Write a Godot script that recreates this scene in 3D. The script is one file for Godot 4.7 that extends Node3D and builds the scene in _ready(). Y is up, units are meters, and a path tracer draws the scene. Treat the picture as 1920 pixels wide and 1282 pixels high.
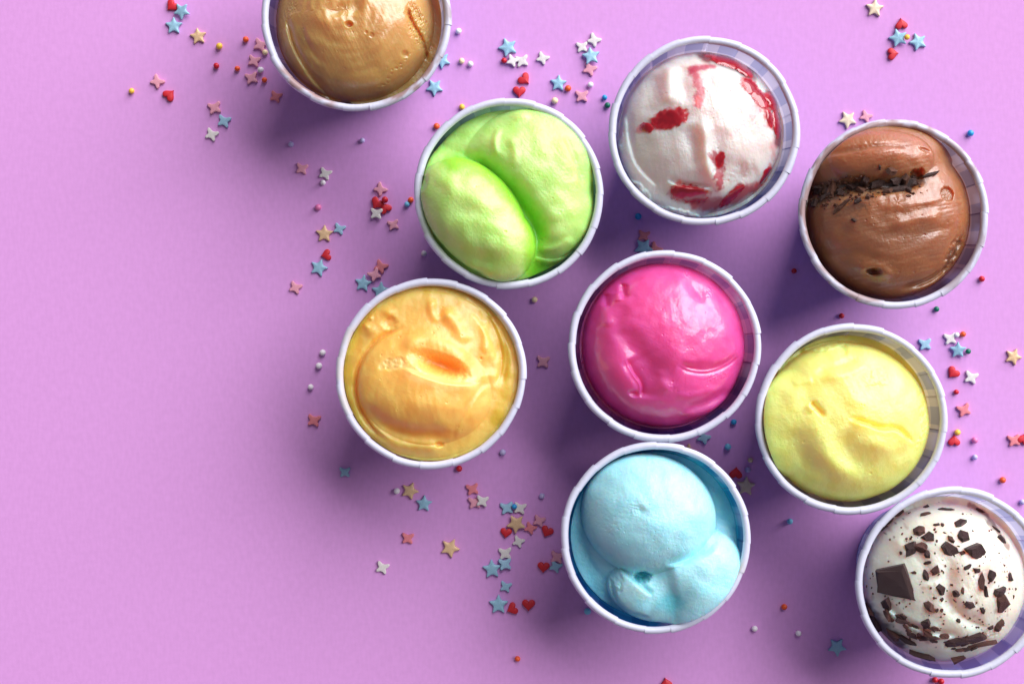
extends Node3D
# Nine paper cups of ice cream and a scatter of sugar sprinkles on a sheet of lilac paper, seen from straight above.
# Layout unit: 1 u = 0.2 mm (one unit of the layout plan, measured in the plane of the cup rims).

const U := 0.0002
const RIM := 0.050            # height of the cup rims above the paper
const EYE := 0.605            # height of the camera
const MID := Vector2(960, 641)

var mats := {}
var fine := FastNoiseLite.new()
var broad := FastNoiseLite.new()
var cell := FastNoiseLite.new()


func _ready() -> void:
	# ---- camera
	var cam := Camera3D.new()
	cam.name = "camera"
	add_child(cam)
	cam.position = Vector3(0, EYE, 0)
	cam.rotation = Vector3(-PI / 2, 0, 0)
	cam.fov = rad_to_deg(2.0 * atan(641.0 * U / (EYE - RIM)))
	cam.near = 0.02
	cam.far = 20.0
	# ---- surroundings: a plain pale room
	var we := WorldEnvironment.new()
	we.name = "surroundings"
	var env := Environment.new()
	env.background_mode = Environment.BG_COLOR
	env.background_color = Color(0.94, 0.92, 1.0)
	env.background_energy_multiplier = 0.18
	env.tonemap_mode = Environment.TONE_MAPPER_LINEAR
	env.tonemap_exposure = 1.0
	env.sdfgi_enabled = true
	env.ssao_enabled = true
	env.ssil_enabled = true
	we.environment = env
	add_child(we)
	# ---- the window that lights the table, up and to the right
	var key := AreaLight3D.new()
	key.name = "window_light"
	key.area_size = Vector2(7.6, 7.6)
	key.light_color = Color(0.99, 0.985, 1.0)
	key.light_energy = 128.0
	key.area_range = 16.0
	key.shadow_enabled = true
	add_child(key)
	var tilt := deg_to_rad(56)
	var turn := deg_to_rad(46)
	key.position = 7.0 * Vector3(sin(tilt) * cos(turn), cos(tilt), -sin(tilt) * sin(turn))
	key.look_at(Vector3.ZERO, Vector3.UP)
	# ---- things
	set_noise()
	make_materials()
	make_table()
	make_cups()
	make_scoops()
	make_sprinkles()


func set_noise() -> void:
	fine.seed = 5
	fine.noise_type = FastNoiseLite.TYPE_SIMPLEX_SMOOTH
	fine.frequency = 1.0
	fine.fractal_type = FastNoiseLite.FRACTAL_FBM
	fine.fractal_octaves = 3
	broad.seed = 9
	broad.noise_type = FastNoiseLite.TYPE_SIMPLEX_SMOOTH
	broad.frequency = 1.0
	broad.fractal_type = FastNoiseLite.FRACTAL_NONE
	cell.seed = 3
	cell.noise_type = FastNoiseLite.TYPE_CELLULAR
	cell.frequency = 1.0
	cell.fractal_type = FastNoiseLite.FRACTAL_NONE


# ------------------------------------------------------------------ helpers
func spot(px: float, py: float, y: float) -> Vector3:      # plan position -> metres, for something at height y
	var k := U * (EYE - y) / (EYE - RIM)
	return Vector3((px - MID.x) * k, y, (py - MID.y) * k)


func tag(o: Node, label: String, category: String, group := "") -> void:
	o.set_meta("label", label)
	o.set_meta("category", category)
	if group:
		o.set_meta("group", group)


func part(called: String, m: Mesh, mat: Material, parent: Node) -> MeshInstance3D:
	var o := MeshInstance3D.new()
	o.name = called
	o.mesh = m
	if mat:
		o.material_override = mat
	parent.add_child(o, true)
	return o


func surface(out: ArrayMesh, v: PackedVector3Array, nn: PackedVector3Array, ix: PackedInt32Array, col := PackedColorArray(), uv := PackedVector2Array(), turn_faces := true) -> ArrayMesh:
	if turn_faces:                                            # front faces run clockwise, as the normals say
		for k in range(0, ix.size(), 3):
			var a := ix[k]
			var b := ix[k + 1]
			var c := ix[k + 2]
			if (v[c] - v[a]).cross(v[b] - v[a]).dot(nn[a] + nn[b] + nn[c]) < 0.0:
				ix[k + 1] = c
				ix[k + 2] = b
	var ar := []
	ar.resize(Mesh.ARRAY_MAX)
	ar[Mesh.ARRAY_VERTEX] = v
	ar[Mesh.ARRAY_NORMAL] = nn
	ar[Mesh.ARRAY_INDEX] = ix
	if col.size():
		ar[Mesh.ARRAY_COLOR] = col
	if uv.size():
		ar[Mesh.ARRAY_TEX_UV] = uv
	out.add_surface_from_arrays(Mesh.PRIMITIVE_TRIANGLES, ar)
	return out


var taken := {}
func numbered(called: String) -> String:
	var n: int = taken.get(called, 0)
	taken[called] = n + 1
	return called if n == 0 else "%s_%03d" % [called, n]


func lin(r: int, g: int, b: int) -> Color:                  # a colour as seen, as linear value
	return Color8(r, g, b).srgb_to_linear()


func noise_tex(freq: float, size: int, sd: int, octaves := 4, as_normal := false, ramp: Gradient = null) -> NoiseTexture2D:
	var n := FastNoiseLite.new()
	n.seed = sd
	n.noise_type = FastNoiseLite.TYPE_SIMPLEX_SMOOTH
	n.frequency = freq
	n.fractal_octaves = octaves
	var t := NoiseTexture2D.new()
	t.width = size
	t.height = size
	t.seamless = true
	t.noise = n
	t.as_normal_map = as_normal
	t.color_ramp = ramp
	return t


func ramp2(a: Color, b: Color, lo := 0.0, hi := 1.0) -> Gradient:
	var g := Gradient.new()
	g.set_color(0, a)
	g.set_offset(0, lo)
	g.set_color(1, b)
	g.set_offset(1, hi)
	return g


func tri(m: StandardMaterial3D, per_metre: float, world := false) -> void:
	m.uv1_triplanar = true
	m.uv1_world_triplanar = world
	m.uv1_scale = Vector3.ONE * per_metre


func make_materials() -> void:
	# lilac paper: faint fibres and tooth
	var p := StandardMaterial3D.new()
	p.albedo_color = Color8(224, 160, 223)
	p.albedo_texture = paper_picture()
	p.roughness = 0.62
	p.metallic_specular = 0.3
	p.heightmap_enabled = true
	p.heightmap_texture = paper_relief()
	p.heightmap_scale = 0.0025
	p.uv1_scale = Vector3(8, 8, 1)
	mats.paper = p
	# cup paper
	var w := StandardMaterial3D.new()
	w.albedo_color = Color8(208, 209, 226)
	w.vertex_color_use_as_albedo = true
	w.roughness = 0.42
	w.heightmap_enabled = true
	w.heightmap_texture = noise_tex(0.02, 256, 21)
	w.heightmap_scale = 0.006
	tri(w, 60)
	mats.rim = w
	var inside := StandardMaterial3D.new()
	inside.albedo_texture = gingham(Color8(242, 242, 245), Color8(216, 220, 232), Color8(180, 190, 216))
	inside.vertex_color_use_as_albedo = true
	inside.roughness = 0.4
	inside.backlight_enabled = true                          # thin paper lets light through
	inside.backlight = Color(1.9, 1.9, 1.9)
	mats.inside = inside
	var outside := StandardMaterial3D.new()
	outside.albedo_texture = gingham(Color8(140, 205, 245), Color8(30, 130, 216), Color8(4, 84, 190))
	outside.roughness = 0.45
	outside.transparency = BaseMaterial3D.TRANSPARENCY_ALPHA   # a thin printed film
	outside.albedo_color = Color(1, 1, 1, 0.48)
	mats.outside = outside


func paper_picture() -> ImageTexture:
	var n := 512
	var im := Image.create(n, n, false, Image.FORMAT_RGB8)
	var rng := RandomNumberGenerator.new()
	rng.seed = 77
	im.fill(Color(0.96, 0.96, 0.96))
	for y in n:
		for x in n:
			var v := 0.97 + 0.011 * broad.get_noise_2d(x * 0.16, y * 0.05) + 0.008 * broad.get_noise_2d(x * 0.07 + 90, y * 0.11) + 0.006 * rng.randf_range(-1, 1)
			im.set_pixel(x, y, Color(v, v, v))
	return ImageTexture.create_from_image(im)


func paper_relief() -> ImageTexture:
	var n := 512
	var im := Image.create(n, n, false, Image.FORMAT_RGB8)
	for y in n:
		for x in n:
			var v := 0.5 + 0.2 * broad.get_noise_2d(x * 0.16, y * 0.05) + 0.14 * broad.get_noise_2d(x * 0.06 + 40, y * 0.13) + 0.16 * broad.get_noise_2d(x * 0.3 + 7, y * 0.3)
			im.set_pixel(x, y, Color(v, v, v))
	return ImageTexture.create_from_image(im)


func gingham(pale: Color, half: Color, full: Color) -> ImageTexture:
	var n := 128
	var im := Image.create(n, n, false, Image.FORMAT_RGB8)
	for y in n:
		for x in n:
			var k := int(x < n / 2) + int(y < n / 2)
			im.set_pixel(x, y, pale if k == 0 else half if k == 1 else full)
	return ImageTexture.create_from_image(im)


func make_table() -> void:
	var o := MeshInstance3D.new()
	o.name = "tabletop"
	var st := SurfaceTool.new()
	st.begin(Mesh.PRIMITIVE_TRIANGLES)
	var a := 0.9
	var b := 0.75
	var corner := [Vector2(-a, -b), Vector2(a, -b), Vector2(a, b), Vector2(-a, b)]
	st.set_normal(Vector3.UP)
	for k in [0, 1, 2, 0, 2, 3]:
		var c: Vector2 = corner[k]
		st.set_uv(c * 0.9)
		st.set_normal(Vector3.UP)
		st.add_vertex(Vector3(c.x, 0, c.y))
	st.set_normal(Vector3.DOWN)
	for k in [0, 2, 1, 0, 3, 2]:
		var c: Vector2 = corner[k]
		st.set_uv(c * 0.9)
		st.add_vertex(Vector3(c.x, -0.02, c.y))
	for k in 4:
		var c: Vector2 = corner[k]
		var d: Vector2 = corner[(k + 1) % 4]
		var q := [Vector3(c.x, 0, c.y), Vector3(c.x, -0.02, c.y), Vector3(d.x, -0.02, d.y), Vector3(d.x, 0, d.y)]
		var out := Vector3((c + d).x, 0, (c + d).y).normalized()
		for j in [0, 1, 2, 0, 2, 3]:
			st.set_normal(out)
			st.set_uv(Vector2(q[j].x, q[j].z) * 0.9)
			st.add_vertex(q[j])
	o.mesh = st.commit()
	o.material_override = mats.paper
	o.set_meta("kind", "structure")
	o.set_meta("label", "lilac paper tabletop under the cups and sprinkles")
	o.set_meta("category", "tabletop")
	add_child(o, true)


# ------------------------------------------------------------------ cups
const PLEATS := 19
# plan centre x, y, outer radius of the rim, turn of the pleats in degrees, wall tint r g b, how much of it, label
var CUPS := [
	[667.5, 31.0, 179.0, 4.0, [150, 95, 60], 0.5, "paper cup of coffee brown ice cream, cut off by the photo's top edge"],
	[954.0, 362.0, 179.5, 2.0, [130, 215, 110], 0.9, "paper cup holding the lime green ice cream"],
	[1321.5, 245.0, 180.0, 8.0, [230, 212, 214], 0.35, "paper cup holding white ice cream with red jam"],
	[1678.0, 401.0, 179.5, 0.0, [150, 98, 72], 0.85, "paper cup with brown smears holding the chocolate ice cream"],
	[807.5, 700.5, 180.0, 1.0, [236, 196, 60], 0.8, "paper cup filled to its rim with orange ice cream"],
	[1246.5, 649.0, 182.0, 12.0, [232, 104, 168], 0.95, "paper cup holding the bright pink ice cream"],
	[1598.0, 786.0, 181.0, 6.0, [228, 212, 120], 0.85, "paper cup holding the lemon yellow ice cream"],
	[1230.0, 1008.5, 180.5, 3.0, [30, 178, 204], 0.98, "paper cup holding the light blue ice cream"],
	[1787.0, 1093.0, 181.5, 9.0, [225, 222, 222], 0.15, "paper cup holding white ice cream with dark chocolate chips"],
]


# the rim is smeared where the photograph shows it: angles in degrees clockwise from the right, colour, strength
var SMEARS := [
	[[20, 75, [176, 112, 76], 0.75], [100, 150, [190, 120, 85], 0.7], [330, 368, [150, 92, 60], 0.5]],
	[[120, 175, [205, 232, 160], 0.5]],
	[],
	[[150, 300, [186, 136, 112], 0.8], [95, 150, [190, 140, 115], 0.7], [300, 340, [160, 100, 76], 0.55], [0, 60, [176, 130, 110], 0.5]],
	[[150, 215, [250, 232, 170], 0.35]],
	[],
	[],
	[[12, 32, [240, 220, 160], 0.6]],
	[],
]


func rim_radius(c: Array) -> float:
	return (c[2] - 8.0) * U


func oval(c: Array, a: float) -> float:                      # paper cups are never quite round
	return 1.0 + 0.0055 * sin(2.0 * a + c[0]) + 0.0028 * sin(3.0 * a + c[1]) + 0.0015 * sin(7.0 * a + c[1] * 0.7)


func wall_radius(c: Array, y: float) -> float:              # outer face of the wall at height y
	return lerpf(0.0248, rim_radius(c) + 0.0002, clampf(y / RIM, 0, 1))


func make_cups() -> void:
	for n in CUPS.size():
		var c: Array = CUPS[n]
		var o := Node3D.new()
		o.name = numbered("paper_cup")
		add_child(o)
		o.position = spot(c[0], c[1], RIM)
		o.position.y = 0.0
		tag(o, c[6], "cup", "paper cups of ice cream")
		var rng := RandomNumberGenerator.new()
		rng.seed = 100 + n
		part("base", cup_base(c), mats.rim, o)
		var step := TAU / PLEATS
		var starts := []
		for k in PLEATS:
			starts.append(deg_to_rad(c[3]) + step * (k + rng.randf_range(-0.1, 0.1)))
		for k in PLEATS:
			var a0: float = starts[k]
			var a1: float = starts[(k + 1) % PLEATS]
			while a1 < a0:
				a1 += TAU
			var proud := rng.randf_range(0.00012, 0.00034)
			part("wall_panel", wall_panel(c, n, a0, a1 + 0.003, proud, rng.randf()), null, o)
			part("rim_segment", rim_segment(c, n, a0, a1 + 0.012, proud, rng), mats.rim, o)


func cup_base(c: Array) -> ArrayMesh:
	var v := PackedVector3Array()
	var nn := PackedVector3Array()
	var ix := PackedInt32Array()
	var prof := [Vector2(0, 0.0030), Vector2(0.0232, 0.0030), Vector2(0.0238, 0.0004), Vector2(0.0234, 0.0), Vector2(0.0225, 0.0005), Vector2(0.0222, 0.0022), Vector2(0, 0.0022)]
	for j in prof.size() - 1:
		var along: Vector2 = prof[j + 1] - prof[j]
		var face := Vector2(-along.y, along.x).normalized()
		for k in 49:
			var a := TAU * k / 48
			v.append_array(PackedVector3Array([lathe(prof[j], a), lathe(prof[j + 1], a)]))
			nn.append_array(PackedVector3Array([lathe(face, a), lathe(face, a)]))
			if k < 48:
				var q := v.size() - 2
				ix.append_array(PackedInt32Array([q, q + 1, q + 2, q + 1, q + 3, q + 2]))
	return surface(ArrayMesh.new(), v, nn, ix)


func lathe(v: Vector2, a: float) -> Vector3:
	return Vector3(v.x * cos(a), v.y, v.x * sin(a))


func stain(n: int, a: float, up: float) -> Color:           # film of ice cream on the paper; up is 0 at the pool and 1 at the rim
	var c: Array = CUPS[n]
	var tint := lin(c[4][0], c[4][1], c[4][2])
	var wob := broad.get_noise_2d(cos(a) * 2.2 + n * 9, sin(a) * 2.2)
	var share: float = c[5] * clampf(1.35 - up * 0.6 + 0.5 * wob, 0.0, 1.0)
	return Color.WHITE.lerp(tint, share)


func smear(n: int, a: float, across: float) -> Color:
	var col := Color.WHITE
	for s in SMEARS[n]:
		var deg := fposmod(rad_to_deg(a), 360.0)
		for turn in [0.0, 360.0]:
			var d: float = deg + turn
			if d >= s[0] and d <= s[1]:
				var ends := smoothstep(0.0, 8.0, minf(d - s[0], s[1] - d))
				var wob := fine.get_noise_2d(d * 0.06 + n * 20, across * 0.9)
				var k: float = s[3] * ends * smoothstep(-0.25, 0.35, wob + 0.55 - across * 0.75)
				col = col.lerp(lin(s[2][0], s[2][1], s[2][2]), clampf(k, 0, 1))
	return col


func wall_panel(c: Array, n: int, a0: float, a1: float, proud: float, shift: float) -> ArrayMesh:
	var NA := 7
	var NH := 12
	var thick := 0.00028
	var out := ArrayMesh.new()
	for face in 2:                                            # 0 the printed outside, 1 the pale inside with the print showing through
		var v := PackedVector3Array()
		var nn := PackedVector3Array()
		var uv := PackedVector2Array()
		var col := PackedColorArray()
		var ix := PackedInt32Array()
		for j in NH + 1:
			var y := lerpf(0.0004, RIM - 0.0001, float(j) / NH)
			for i in NA + 1:
				var t := float(i) / NA
				var a := lerpf(a0, a1, t)
				var r := wall_radius(c, y) * lerpf(1.0, oval(c, a), y / RIM) - proud * (1.0 - t) - (thick if face == 1 else 0.0)
				v.append(Vector3(r * cos(a), y, r * sin(a)))
				var slope := 0.2
				var nrm := Vector3(cos(a), -slope, sin(a)).normalized()
				nn.append(nrm if face == 0 else -nrm)
				uv.append(Vector2(a * 0.033 / 0.0136 + shift * 0.12, y / 0.0136 + shift * 0.1))
				col.append(Color.WHITE if face == 0 else stain(n, a, (y - RIM + 0.014) / 0.014))
		for j in NH:
			for i in NA:
				var q := j * (NA + 1) + i
				var quad := [q, q + 1, q + NA + 2, q, q + NA + 2, q + NA + 1] if face == 0 else [q, q + NA + 2, q + 1, q, q + NA + 1, q + NA + 2]
				ix.append_array(PackedInt32Array(quad))
		surface(out, v, nn, ix, col, uv)
		out.surface_set_material(face, mats.outside if face == 0 else mats.inside)
	return out


func rim_segment(c: Array, n: int, a0: float, a1: float, proud: float, rng: RandomNumberGenerator) -> ArrayMesh:
	var NA := 8
	var NC := 16
	var rr := 0.00138 * rng.randf_range(0.93, 1.06)
	var lean := rng.randf_range(-0.00012, 0.00012)
	var v := PackedVector3Array()
	var nn := PackedVector3Array()
	var col := PackedColorArray()
	var ix := PackedInt32Array()
	for i in NA + 1:
		var t := float(i) / NA
		var a := lerpf(a0, a1, t)
		var swell := rr * (1.0 + 0.10 * t)
		var r := rim_radius(c) * oval(c, a) - proud * (1.0 - t) + lean * sin(t * PI) + 0.00015
		for j in NC + 1:
			var b := TAU * j / NC
			var dirn := Vector3(cos(a) * cos(b), sin(b) * 0.9, sin(a) * cos(b))
			v.append(Vector3(r * cos(a), RIM - 0.0012, r * sin(a)) + dirn * swell)
			nn.append(dirn.normalized())
			col.append(smear(n, a, clampf((cos(b) + 1.0) * 0.5, 0, 1)))
	for i in NA:
		for j in NC:
			var q := i * (NC + 1) + j
			ix.append_array(PackedInt32Array([q, q + NC + 1, q + 1, q + 1, q + NC + 1, q + NC + 2]))
	for e in [0, NA]:                                         # closed ends
		var first := v.size()
		var a: float = a0 if e == 0 else a1
		var facing := Vector3(sin(a), 0, -cos(a)) * (1.0 if e == 0 else -1.0)
		for j in NC:
			v.append(v[e * (NC + 1) + j])
			nn.append(facing)
			col.append(col[e * (NC + 1) + j])
		for j in range(1, NC - 1):
			ix.append_array(PackedInt32Array([first, first + j, first + j + 1] if e == 0 else [first, first + j + 1, first + j]))
	return surface(ArrayMesh.new(), v, nn, ix, col)


# ------------------------------------------------------------------ ice cream
# A scoop is a height over the cup's mouth, built up by strokes in plan units; each stroke has its own reach.
class Stroke:
	var kind := ""
	var box := Rect2()
	var c := Vector2.ZERO
	var cosr := 1.0
	var sinr := 0.0
	var rx := 1.0
	var ry := 1.0
	var pts := PackedVector2Array()
	var cum := PackedFloat32Array()
	var span := 1.0
	var a := 0.0
	var b := 0.0
	var d := 0.0
	var e := 0.0
	var noise: FastNoiseLite
	var col := Color.WHITE
	var dist := 0.0
	var along := 0.0

	func ellipse(p: Vector2) -> float:
		var q := p - c
		var x := (q.x * cosr + q.y * sinr) / rx
		var y := (-q.x * sinr + q.y * cosr) / ry
		return x * x + y * y

	func line(p: Vector2) -> Vector2:                         # (distance, positive on the right hand when walking along it; share of the way)
		var best := 1e18
		var sgn := 1.0
		var t := 0.0
		for k in pts.size() - 1:
			var u := pts[k]
			var w := pts[k + 1] - u
			var q := p - u
			var f := clampf(q.dot(w) / w.length_squared(), 0.0, 1.0)
			var dd := (q - w * f).length_squared()
			if dd < best:
				best = dd
				sgn = 1.0 if w.cross(q) >= 0.0 else -1.0
				t = (cum[k] + f * (cum[k + 1] - cum[k])) / span
		return Vector2(sqrt(best) * sgn, t)

	func apply(p: Vector2, h: float) -> float:
		match kind:
			"blob":
				var k := 1.0 - ellipse(p)
				var top := a + b * pow(k, d) if k > 0.0 else a + 40.0 * k
				if e <= 0.0:
					return maxf(h, top)
				var m := clampf(0.5 + 0.5 * (top - h) / e, 0.0, 1.0)
				return lerpf(h, top, m) + e * m * (1.0 - m)
			"bump":
				return h + a * exp(-ellipse(p) * 1.4)
			"crater":
				var k := sqrt(ellipse(p)) + (noise.get_noise_2d(p.x * 0.09, p.y * 0.09) * e if e > 0.0 else 0.0)
				return h + a * (1.0 - smoothstep(1.0 - d, 1.0, k))
			"ridge":
				var l := line(p)
				var ends := smoothstep(-0.001, 0.22, l.y) * (1.0 - smoothstep(0.78, 1.001, l.y))
				return h + a * ends * exp(-(l.x * l.x) / (b * b))
			"fold":
				var l := line(p)
				var ends := smoothstep(-0.001, 0.16, l.y) * (1.0 - smoothstep(0.84, 1.001, l.y))
				var up := a * exp(-maxf(l.x, 0.0) / b) * smoothstep(-d * 0.5, d * 0.5, l.x)
				var g := (l.x + d * 0.7) / maxf(d, 0.5)
				return h + ends * (up - e * exp(-g * g))
			"rough":
				var m := 1.0 - smoothstep(0.35, 1.0, ellipse(p) + 0.35 * noise.get_noise_2d(p.x * 0.05, p.y * 0.05))
				if m <= 0.0:
					return h
				return h + m * (0.5 * a * noise.get_noise_2d(p.x * d, p.y * d) + b)
			"wave":
				return h + a * noise.get_noise_2d((p.x * cosr + p.y * sinr) * rx, (-p.x * sinr + p.y * cosr) * ry)
			"swirl":
				var q := p - c
				return h + a * noise.get_noise_2d(q.length() * rx + 50.0, q.angle() * ry)
		return h

	func share(p: Vector2) -> float:                          # how much of its colour a stain or painted shade puts at p
		var k := 0.0
		if pts.size():
			k = absf(line(p).x) / rx
		else:
			k = sqrt(ellipse(p))
		if d > 0.0:
			k += 0.6 * d * noise.get_noise_2d(p.x * e + a * 31.0, p.y * e)
		return b * (1.0 - smoothstep(1.0 - rx_soft(), 1.0, k))

	func rx_soft() -> float:
		return 0.75


class Scoop:
	var centre := Vector2.ZERO
	var mid := Vector2.ZERO
	var turn := Vector2(1, 0)
	var floor_h := -50.0
	var reach := 158.0
	var tooth := 0.05
	var strokes: Array[Stroke] = []
	var stains_and_shade: Array[Stroke] = []
	var noise: FastNoiseLite
	var broad: FastNoiseLite
	var base := Color.WHITE
	var deep := Color.WHITE
	var melt := Color.WHITE

	func plan(x: float, y: float) -> Vector2:                 # from the plan of the whole table to this cup, allowing for the height of the scoop
		return (Vector2(x, y) - mid) * 0.988 + mid - centre

	func begin(kind: String, x: float, y: float, rx: float, ry: float, rot := 0.0) -> Stroke:
		var s := Stroke.new()
		s.kind = kind
		s.c = plan(x, y)
		s.rx = rx
		s.ry = ry
		s.cosr = cos(deg_to_rad(rot))
		s.sinr = sin(deg_to_rad(rot))
		s.noise = noise
		return s

	func boxed(s: Stroke, far: float) -> Stroke:
		s.box = Rect2(s.c - Vector2(far, far), Vector2(far, far) * 2.0)
		strokes.append(s)
		return s

	func blob(x: float, y: float, rx: float, ry: float, rot: float, low: float, high: float, blend: float, power := 0.5) -> void:
		var s := begin("blob", x, y, rx, ry, rot)
		if maxf(rx, ry) > 110.0:                                  # the foot of a large body lies below the rim
			s.c = (Vector2(x, y) - mid) * 1.010 + mid - centre
			high *= 0.88
			power *= 0.88
		s.a = low
		s.b = high
		s.e = blend
		s.d = power
		boxed(s, maxf(rx, ry) * 1.5)

	func bump(x: float, y: float, rx: float, ry: float, rot: float, amount: float) -> void:
		var s := begin("bump", x, y, rx, ry, rot)
		s.a = amount
		boxed(s, maxf(rx, ry) * 1.9)

	func crater(x: float, y: float, rx: float, ry: float, rot: float, amount: float, edge := 0.5, ragged := 0.0) -> void:
		var s := begin("crater", x, y, rx, ry, rot)
		s.a = -amount
		s.d = edge
		s.e = ragged
		boxed(s, maxf(rx, ry) * 1.6)

	func rough(x: float, y: float, rx: float, ry: float, rot: float, amount: float, grain: float, lift := 0.0) -> void:
		var s := begin("rough", x, y, rx, ry, rot)
		s.a = amount
		s.b = lift
		s.d = grain
		boxed(s, maxf(rx, ry) * 1.3)

	func path(s: Stroke, p: Array, far: float) -> Stroke:
		var q := PackedVector2Array()
		for k in range(0, p.size(), 2):
			q.append(plan(p[k], p[k + 1]))
		for pass_ in 2:                                           # rounded corners
			if q.size() > 2:
				var r := PackedVector2Array([q[0]])
				for k in q.size() - 1:
					r.append(q[k].lerp(q[k + 1], 0.25))
					r.append(q[k].lerp(q[k + 1], 0.75))
				r.append(q[q.size() - 1])
				q = r
		s.pts = q
		s.cum = PackedFloat32Array([0.0])
		var lo := q[0]
		var hi := q[0]
		for k in q.size() - 1:
			s.cum.append(s.cum[k] + q[k].distance_to(q[k + 1]))
		for v in q:
			lo = lo.min(v)
			hi = hi.max(v)
		s.span = s.cum[s.cum.size() - 1]
		s.box = Rect2(lo, hi - lo).grow(far)
		return s

	func ridge(p: Array, amount: float, width: float) -> void:
		var s := begin("ridge", 0, 0, 1, 1)
		s.a = amount
		s.b = width
		strokes.append(path(s, p, width * 2.6))

	func fold(p: Array, amount: float, length: float, edge: float, groove: float) -> void:
		var s := begin("fold", 0, 0, 1, 1)
		s.a = amount
		s.b = length
		s.d = edge
		s.e = groove
		strokes.append(path(s, p, maxf(length * 4.0, edge * 3.0)))

	func wave(amount: float, fx: float, fy: float, rot := 0.0) -> void:
		var s := begin("wave", mid.x, mid.y, fx, fy, rot)
		s.noise = broad
		s.a = amount
		boxed(s, 1e5)

	func swirl(x: float, y: float, amount: float, rings: float, turns: float) -> void:
		var s := begin("swirl", x, y, rings, turns)
		s.noise = broad
		s.a = amount
		boxed(s, 1e5)

	func spill_or_shade(x: float, y: float, rx: float, ry: float, rot: float, col: Color, amount := 1.0, ragged := 0.5, grain := 0.05) -> void:
		var s := begin("", x, y, rx, ry, rot)
		s.col = col
		s.b = amount
		s.d = ragged
		s.e = grain
		s.a = stains_and_shade.size()
		var far := maxf(rx, ry) * (1.1 + ragged)
		s.box = Rect2(s.c - Vector2(far, far), Vector2(far, far) * 2.0)
		stains_and_shade.append(s)

	func streak(p: Array, width: float, col: Color, amount := 1.0, ragged := 0.5, grain := 0.05) -> void:
		var s := begin("", 0, 0, width, width)
		s.col = col
		s.b = amount
		s.d = ragged
		s.e = grain
		s.a = stains_and_shade.size()
		stains_and_shade.append(path(s, p, width * (1.1 + ragged)))

	func pores(count: int, seed_: int, deep_ := 0.7) -> void:
		var rng := RandomNumberGenerator.new()
		rng.seed = seed_
		for k in count:
			var a := rng.randf() * TAU
			var r := 140.0 * sqrt(rng.randf())
			var big := rng.randf_range(0.9, 2.3) * (1.6 if rng.randf() < 0.08 else 1.0)
			crater(centre.x + r * cos(a), centre.y + r * sin(a), big * rng.randf_range(0.8, 1.5), big, rng.randf_range(0, 180), big * deep_, 0.9)

	func drag(amount: float, rot: float) -> void:                # faint lines left by the scoop
		wave(amount, 0.008, 0.11, rot)
		wave(amount * 0.6, 0.014, 0.23, rot + 5.0)

	func height(p: Vector2) -> float:
		var h := floor_h
		for s in strokes:
			if s.box.has_point(p):
				h = s.apply(p, h)
		return h + tooth * noise.get_noise_2d(p.x * 0.16, p.y * 0.16)

	func wall(h: float) -> float:
		return 168.0 + 0.185 * minf(h + 4.0, 0.0)

	func place(p: Vector2, h: float) -> Vector2:                # the outermost ice cream follows the slope of the wall
		var r := p.length()
		var k := smoothstep(reach * 0.86, reach, r)
		if k <= 0.0:
			return p
		return p * ((r + (wall(h) - 1.5 - reach) * k) / r)

	func normal(p: Vector2, span := 1.5) -> Vector3:
		var dx := height(p + Vector2(span, 0)) - height(p - Vector2(span, 0))
		var dy := height(p + Vector2(0, span)) - height(p - Vector2(0, span))
		return Vector3(-dx, 2.0 * span, -dy).normalized()

	func tint(p: Vector2, h: float) -> Color:
		var m := 0.5 + 0.5 * broad.get_noise_2d(p.x * 0.022, p.y * 0.022)
		var col := base.lerp(deep, clampf(0.08 + 0.42 * m + 0.22 * noise.get_noise_2d(p.x * 0.035 + 9.0, p.y * 0.035), 0.0, 1.0))
		if h < -45.0:
			col = col.lerp(melt, smoothstep(-40.0, -62.0, h))
		for s in stains_and_shade:
			if s.box.has_point(p):
				col = col.lerp(s.col, s.share(p))
		return col

	const RINGS := 150
	const SPOKES := 400
	var v := PackedVector3Array()
	var nn := PackedVector3Array()
	var col := PackedColorArray()
	var ix := PackedInt32Array()

	func build() -> void:
		var rows := RINGS + 5
		var wide := SPOKES + 1
		v.resize(rows * wide)
		nn.resize(rows * wide)
		col.resize(rows * wide)
		for i in rows:
			for j in wide - 1:
				var ang := TAU * j / SPOKES
				var dirn := Vector2(cos(ang), sin(ang))
				var q := i * wide + j
				if i < RINGS:
					var p := dirn * (reach * i / (RINGS - 1.0))
					var h := height(p)
					var at := place(p, h)
					v[q] = Vector3(at.x, h, at.y)
					col[q] = tint(p, h)
				else:                                                 # down along the wall
					var last := v[(RINGS - 1) * wide + j]
					var h := lerpf(last.y, -112.0, float(i - RINGS + 1) / 5.0) - 1.0
					var r := wall(h) - 2.0
					v[q] = Vector3(dirn.x * r, h, dirn.y * r)
					col[q] = col[(RINGS - 1) * wide + j]
			v[i * wide + wide - 1] = v[i * wide]
			col[i * wide + wide - 1] = col[i * wide]
		for i in rows:
			for j in wide:
				var q := i * wide + j
				if i == 0:
					nn[q] = Vector3.UP
					continue
				var out := v[mini(i + 1, rows - 1) * wide + j] - v[(i - 1) * wide + j]
				var round_ := v[i * wide + (j + 1) % SPOKES] - v[i * wide + (j + SPOKES - 1) % SPOKES]
				nn[q] = round_.cross(out).normalized()
		var crown := Vector3.ZERO
		for j in SPOKES:
			crown += nn[2 * wide + j]
		for j in wide:
			nn[j] = crown.normalized()
			nn[wide + j] = (crown.normalized() + nn[2 * wide + j]).normalized()
		ix.resize((rows - 1) * SPOKES * 6)
		var k := 0
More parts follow.
